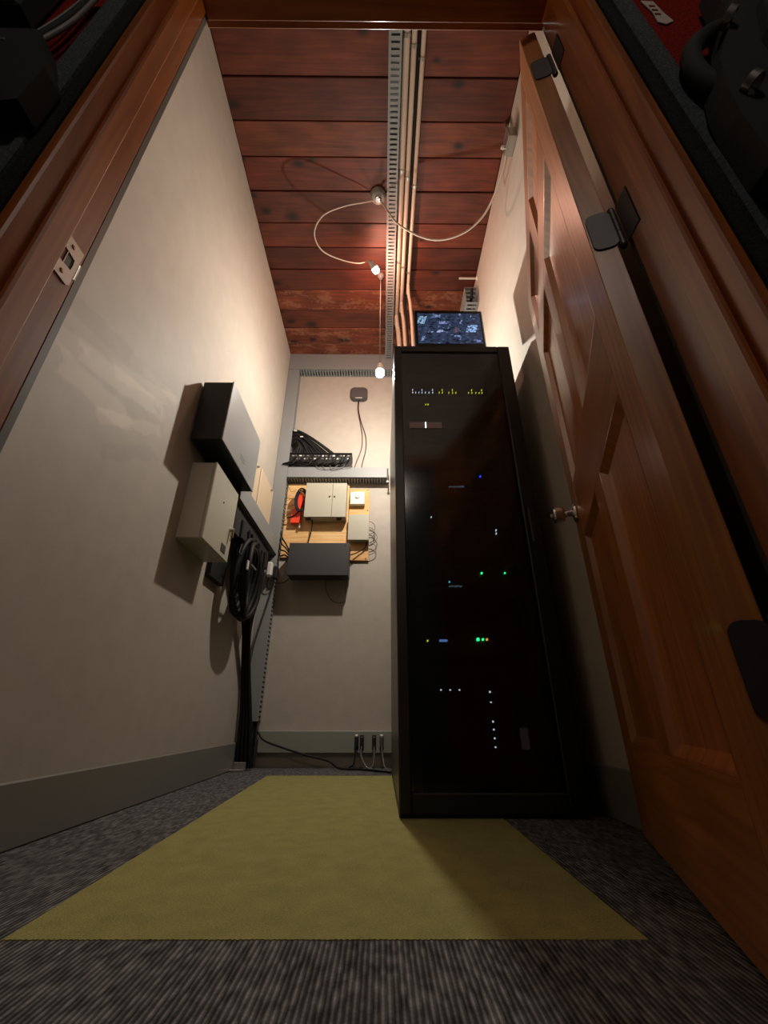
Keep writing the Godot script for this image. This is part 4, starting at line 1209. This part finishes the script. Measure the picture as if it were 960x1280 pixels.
	bx("clamp_face", fb, XL + 0.02, -0.805, 0.012, 0.045, 2.915, 2.922, M.steel, 0.002)

# ---------------------------------------------------------------- hall side
func build_hall_things():
	# equipment bag hanging against the red cloth at the right
	var b := thing("black_equipment_bag", "black padded bag with a thick handle against the red wall", "bag", V(0.72, 0.82, 0.29))
	var outline := PackedVector2Array([Vector2(0.645, 1.60), Vector2(0.624, 1.478), Vector2(0.578, 1.325), Vector2(0.525, 1.215), Vector2(0.500, 1.11), Vector2(0.492, 1.04), Vector2(0.490, 0.92), Vector2(0.56, 0.83), Vector2(0.76, 0.80), Vector2(0.93, 1.00), Vector2(0.96, 1.30), Vector2(0.90, 1.60)])
	put("bag_body", prism_mesh(outline, 0.042), M.bag, b, V(0, 0, 0.318))
	var pocket := PackedVector2Array([Vector2(0.66, 1.42), Vector2(0.615, 1.28), Vector2(0.60, 1.15), Vector2(0.72, 1.10), Vector2(0.86, 1.18), Vector2(0.84, 1.40)])
	put("front_pocket", prism_mesh(pocket, 0.016), M.bag_panel, b, V(0, 0, 0.277))
	tube("handle", b, [V(0.640, 1.425, 0.297), V(0.600, 1.405, 0.301), V(0.563, 1.372, 0.303), V(0.530, 1.318, 0.303), V(0.516, 1.262, 0.303), V(0.519, 1.215, 0.303), V(0.535, 1.165, 0.300), V(0.565, 1.11, 0.296)], 0.0155, M.bag, 12, 6)
	for q in [[0.583, 1.352, 0.9], [0.527, 1.104, 0.6]]:
		put("metal_ring", lathe_mesh([[0.012, -0.006], [0.0155, -0.006], [0.0155, 0.006], [0.012, 0.006]], 18), M.steel, b, V(q[0], q[1], 0.270), Basis(Vector3(0, 0, 1), q[2]))
	# box with cables at the left
	var c := thing("black_hall_box", "black equipment box hanging on the red wall left of the doorway", "equipment box", V(-0.72, 1.06, 0.29))
	var shape := PackedVector2Array([Vector2(-0.95, 1.345), Vector2(-0.592, 1.338), Vector2(-0.578, 1.325), Vector2(-0.524, 1.19), Vector2(-0.526, 1.085), Vector2(-0.60, 1.062), Vector2(-0.95, 1.07)])
	put("box_body", prism_mesh(shape, 0.036), M.bag, c, V(0, 0, 0.322))
	bx("name_plate", c, -0.665, -0.625, 1.288, 1.294, 0.2845, 0.2862, M.grey_cable, 0.0005)
	bx("latch", c, -0.66, -0.63, 1.225, 1.245, 0.283, 0.2862, M.charcoal, 0.001)
	var u := thing("upper_hall_box", "second black equipment box above the first on the red wall", "equipment box", V(-0.85, 1.45, 0.3))
	bx("box_body", u, -1.05, -0.668, 1.455, 1.72, 0.284, 0.327, M.bag, 0.006)
	bx("latch", u, -0.76, -0.72, 1.52, 1.55, 0.281, 0.285, M.charcoal, 0.001)
	for i in 3:
		var t := thing("hall_cable", ["lowest grey cable rising from the black hall box", "middle dark cable rising from the black hall box", "upper thin grey cable rising from the black hall box"][i], "cable", V(-0.59, 1.34, 0.30), "cables on the red wall")
		var o := 0.017 * i
		tube("jacket", t, [V(-0.592 - o, 1.335, 0.300), V(-0.584 - o, 1.375, 0.302), V(-0.577 - o, 1.42, 0.304), V(-0.573 - o * 0.9, 1.48, 0.306), V(-0.578 - o * 0.6, 1.62, 0.312)], [0.0045, 0.0065, 0.003][i], [M.grey_cable, M.bag, M.grey_cable][i], 8, 5)
	var pt := thing("paper_tag", "crumpled white paper tag stuck to the red wall", "tag", V(0.56, 1.55, 0.327))
	put("sheet", prism_mesh(PackedVector2Array([Vector2(-0.014, 0.065), Vector2(0.012, 0.062), Vector2(0.016, 0.0), Vector2(0.024, -0.045), Vector2(0.004, -0.062), Vector2(-0.010, -0.05), Vector2(-0.006, 0.0)]), 0.0015), M.paper, pt, V(0.562, 1.60, 0.3275))
	for k in 3:
		bx("red_print", pt, 0.557, 0.569, 1.585 + 0.022 * k, 1.593 + 0.022 * k, 0.3254, 0.3262, M.red_cloth, 0.0)

func _ready():
	# camera: near the floor just outside the doorway, tilted up
	var cam := Camera3D.new()
	cam.name = "camera"
	cam.fov = rad_to_deg(2.0 * atan(640.0 / 526.18))
	cam.near = 0.02
	cam.position = V(0.0, 0.2876, 0.0)
	cam.rotation_degrees = Vector3(26.0, -0.308, 0.11)
	add_child(cam)
	cam.current = true
	var we := WorldEnvironment.new()
	we.name = "environment"
	var env := Environment.new()
	env.background_mode = Environment.BG_COLOR
	env.background_color = Color.BLACK
	env.tonemap_mode = Environment.TONE_MAPPER_LINEAR
	env.tonemap_exposure = 1.0
	env.sdfgi_enabled = true
	env.ssao_enabled = true
	env.ssil_enabled = true
	we.environment = env
	add_child(we)
	make_materials()
	build_lights()
	build_setting()
	yellow_carpet()
	build_rack()
	build_door()
	build_strike()
	build_ceiling_runs()
	build_back_ducts()
	build_left_wall()
	build_back_wall()
	build_floor_cables()
	build_hall_things()

func yellow_carpet():
	# the front edge is cut a little unevenly against the ribbed carpet
	var poly := PackedVector2Array()
	poly.append(Vector2(-0.618, 2.692))
	poly.append(Vector2(-0.540, 0.808))
	var rng := RandomNumberGenerator.new()
	rng.seed = 17
	for i in 230:
		var x := lerpf(-0.538, 0.383, i / 229.0)
		poly.append(Vector2(x, 0.812 + (0.0012 if i % 2 == 0 else -0.0012) + rng.randf_range(-0.0008, 0.0008)))
	poly.append(Vector2(0.386, 0.812))
	poly.append(Vector2(0.389, 2.692))
	var t := put("yellow_carpet", prism_mesh(poly, 0.0012), M.yellow, self, V(0, 0.0, 0), Basis(Vector3.RIGHT, Vector3(0, 0, -1), Vector3.UP))
	tag(t, "olive yellow carpet field set into the grey ribbed carpet", "carpet")
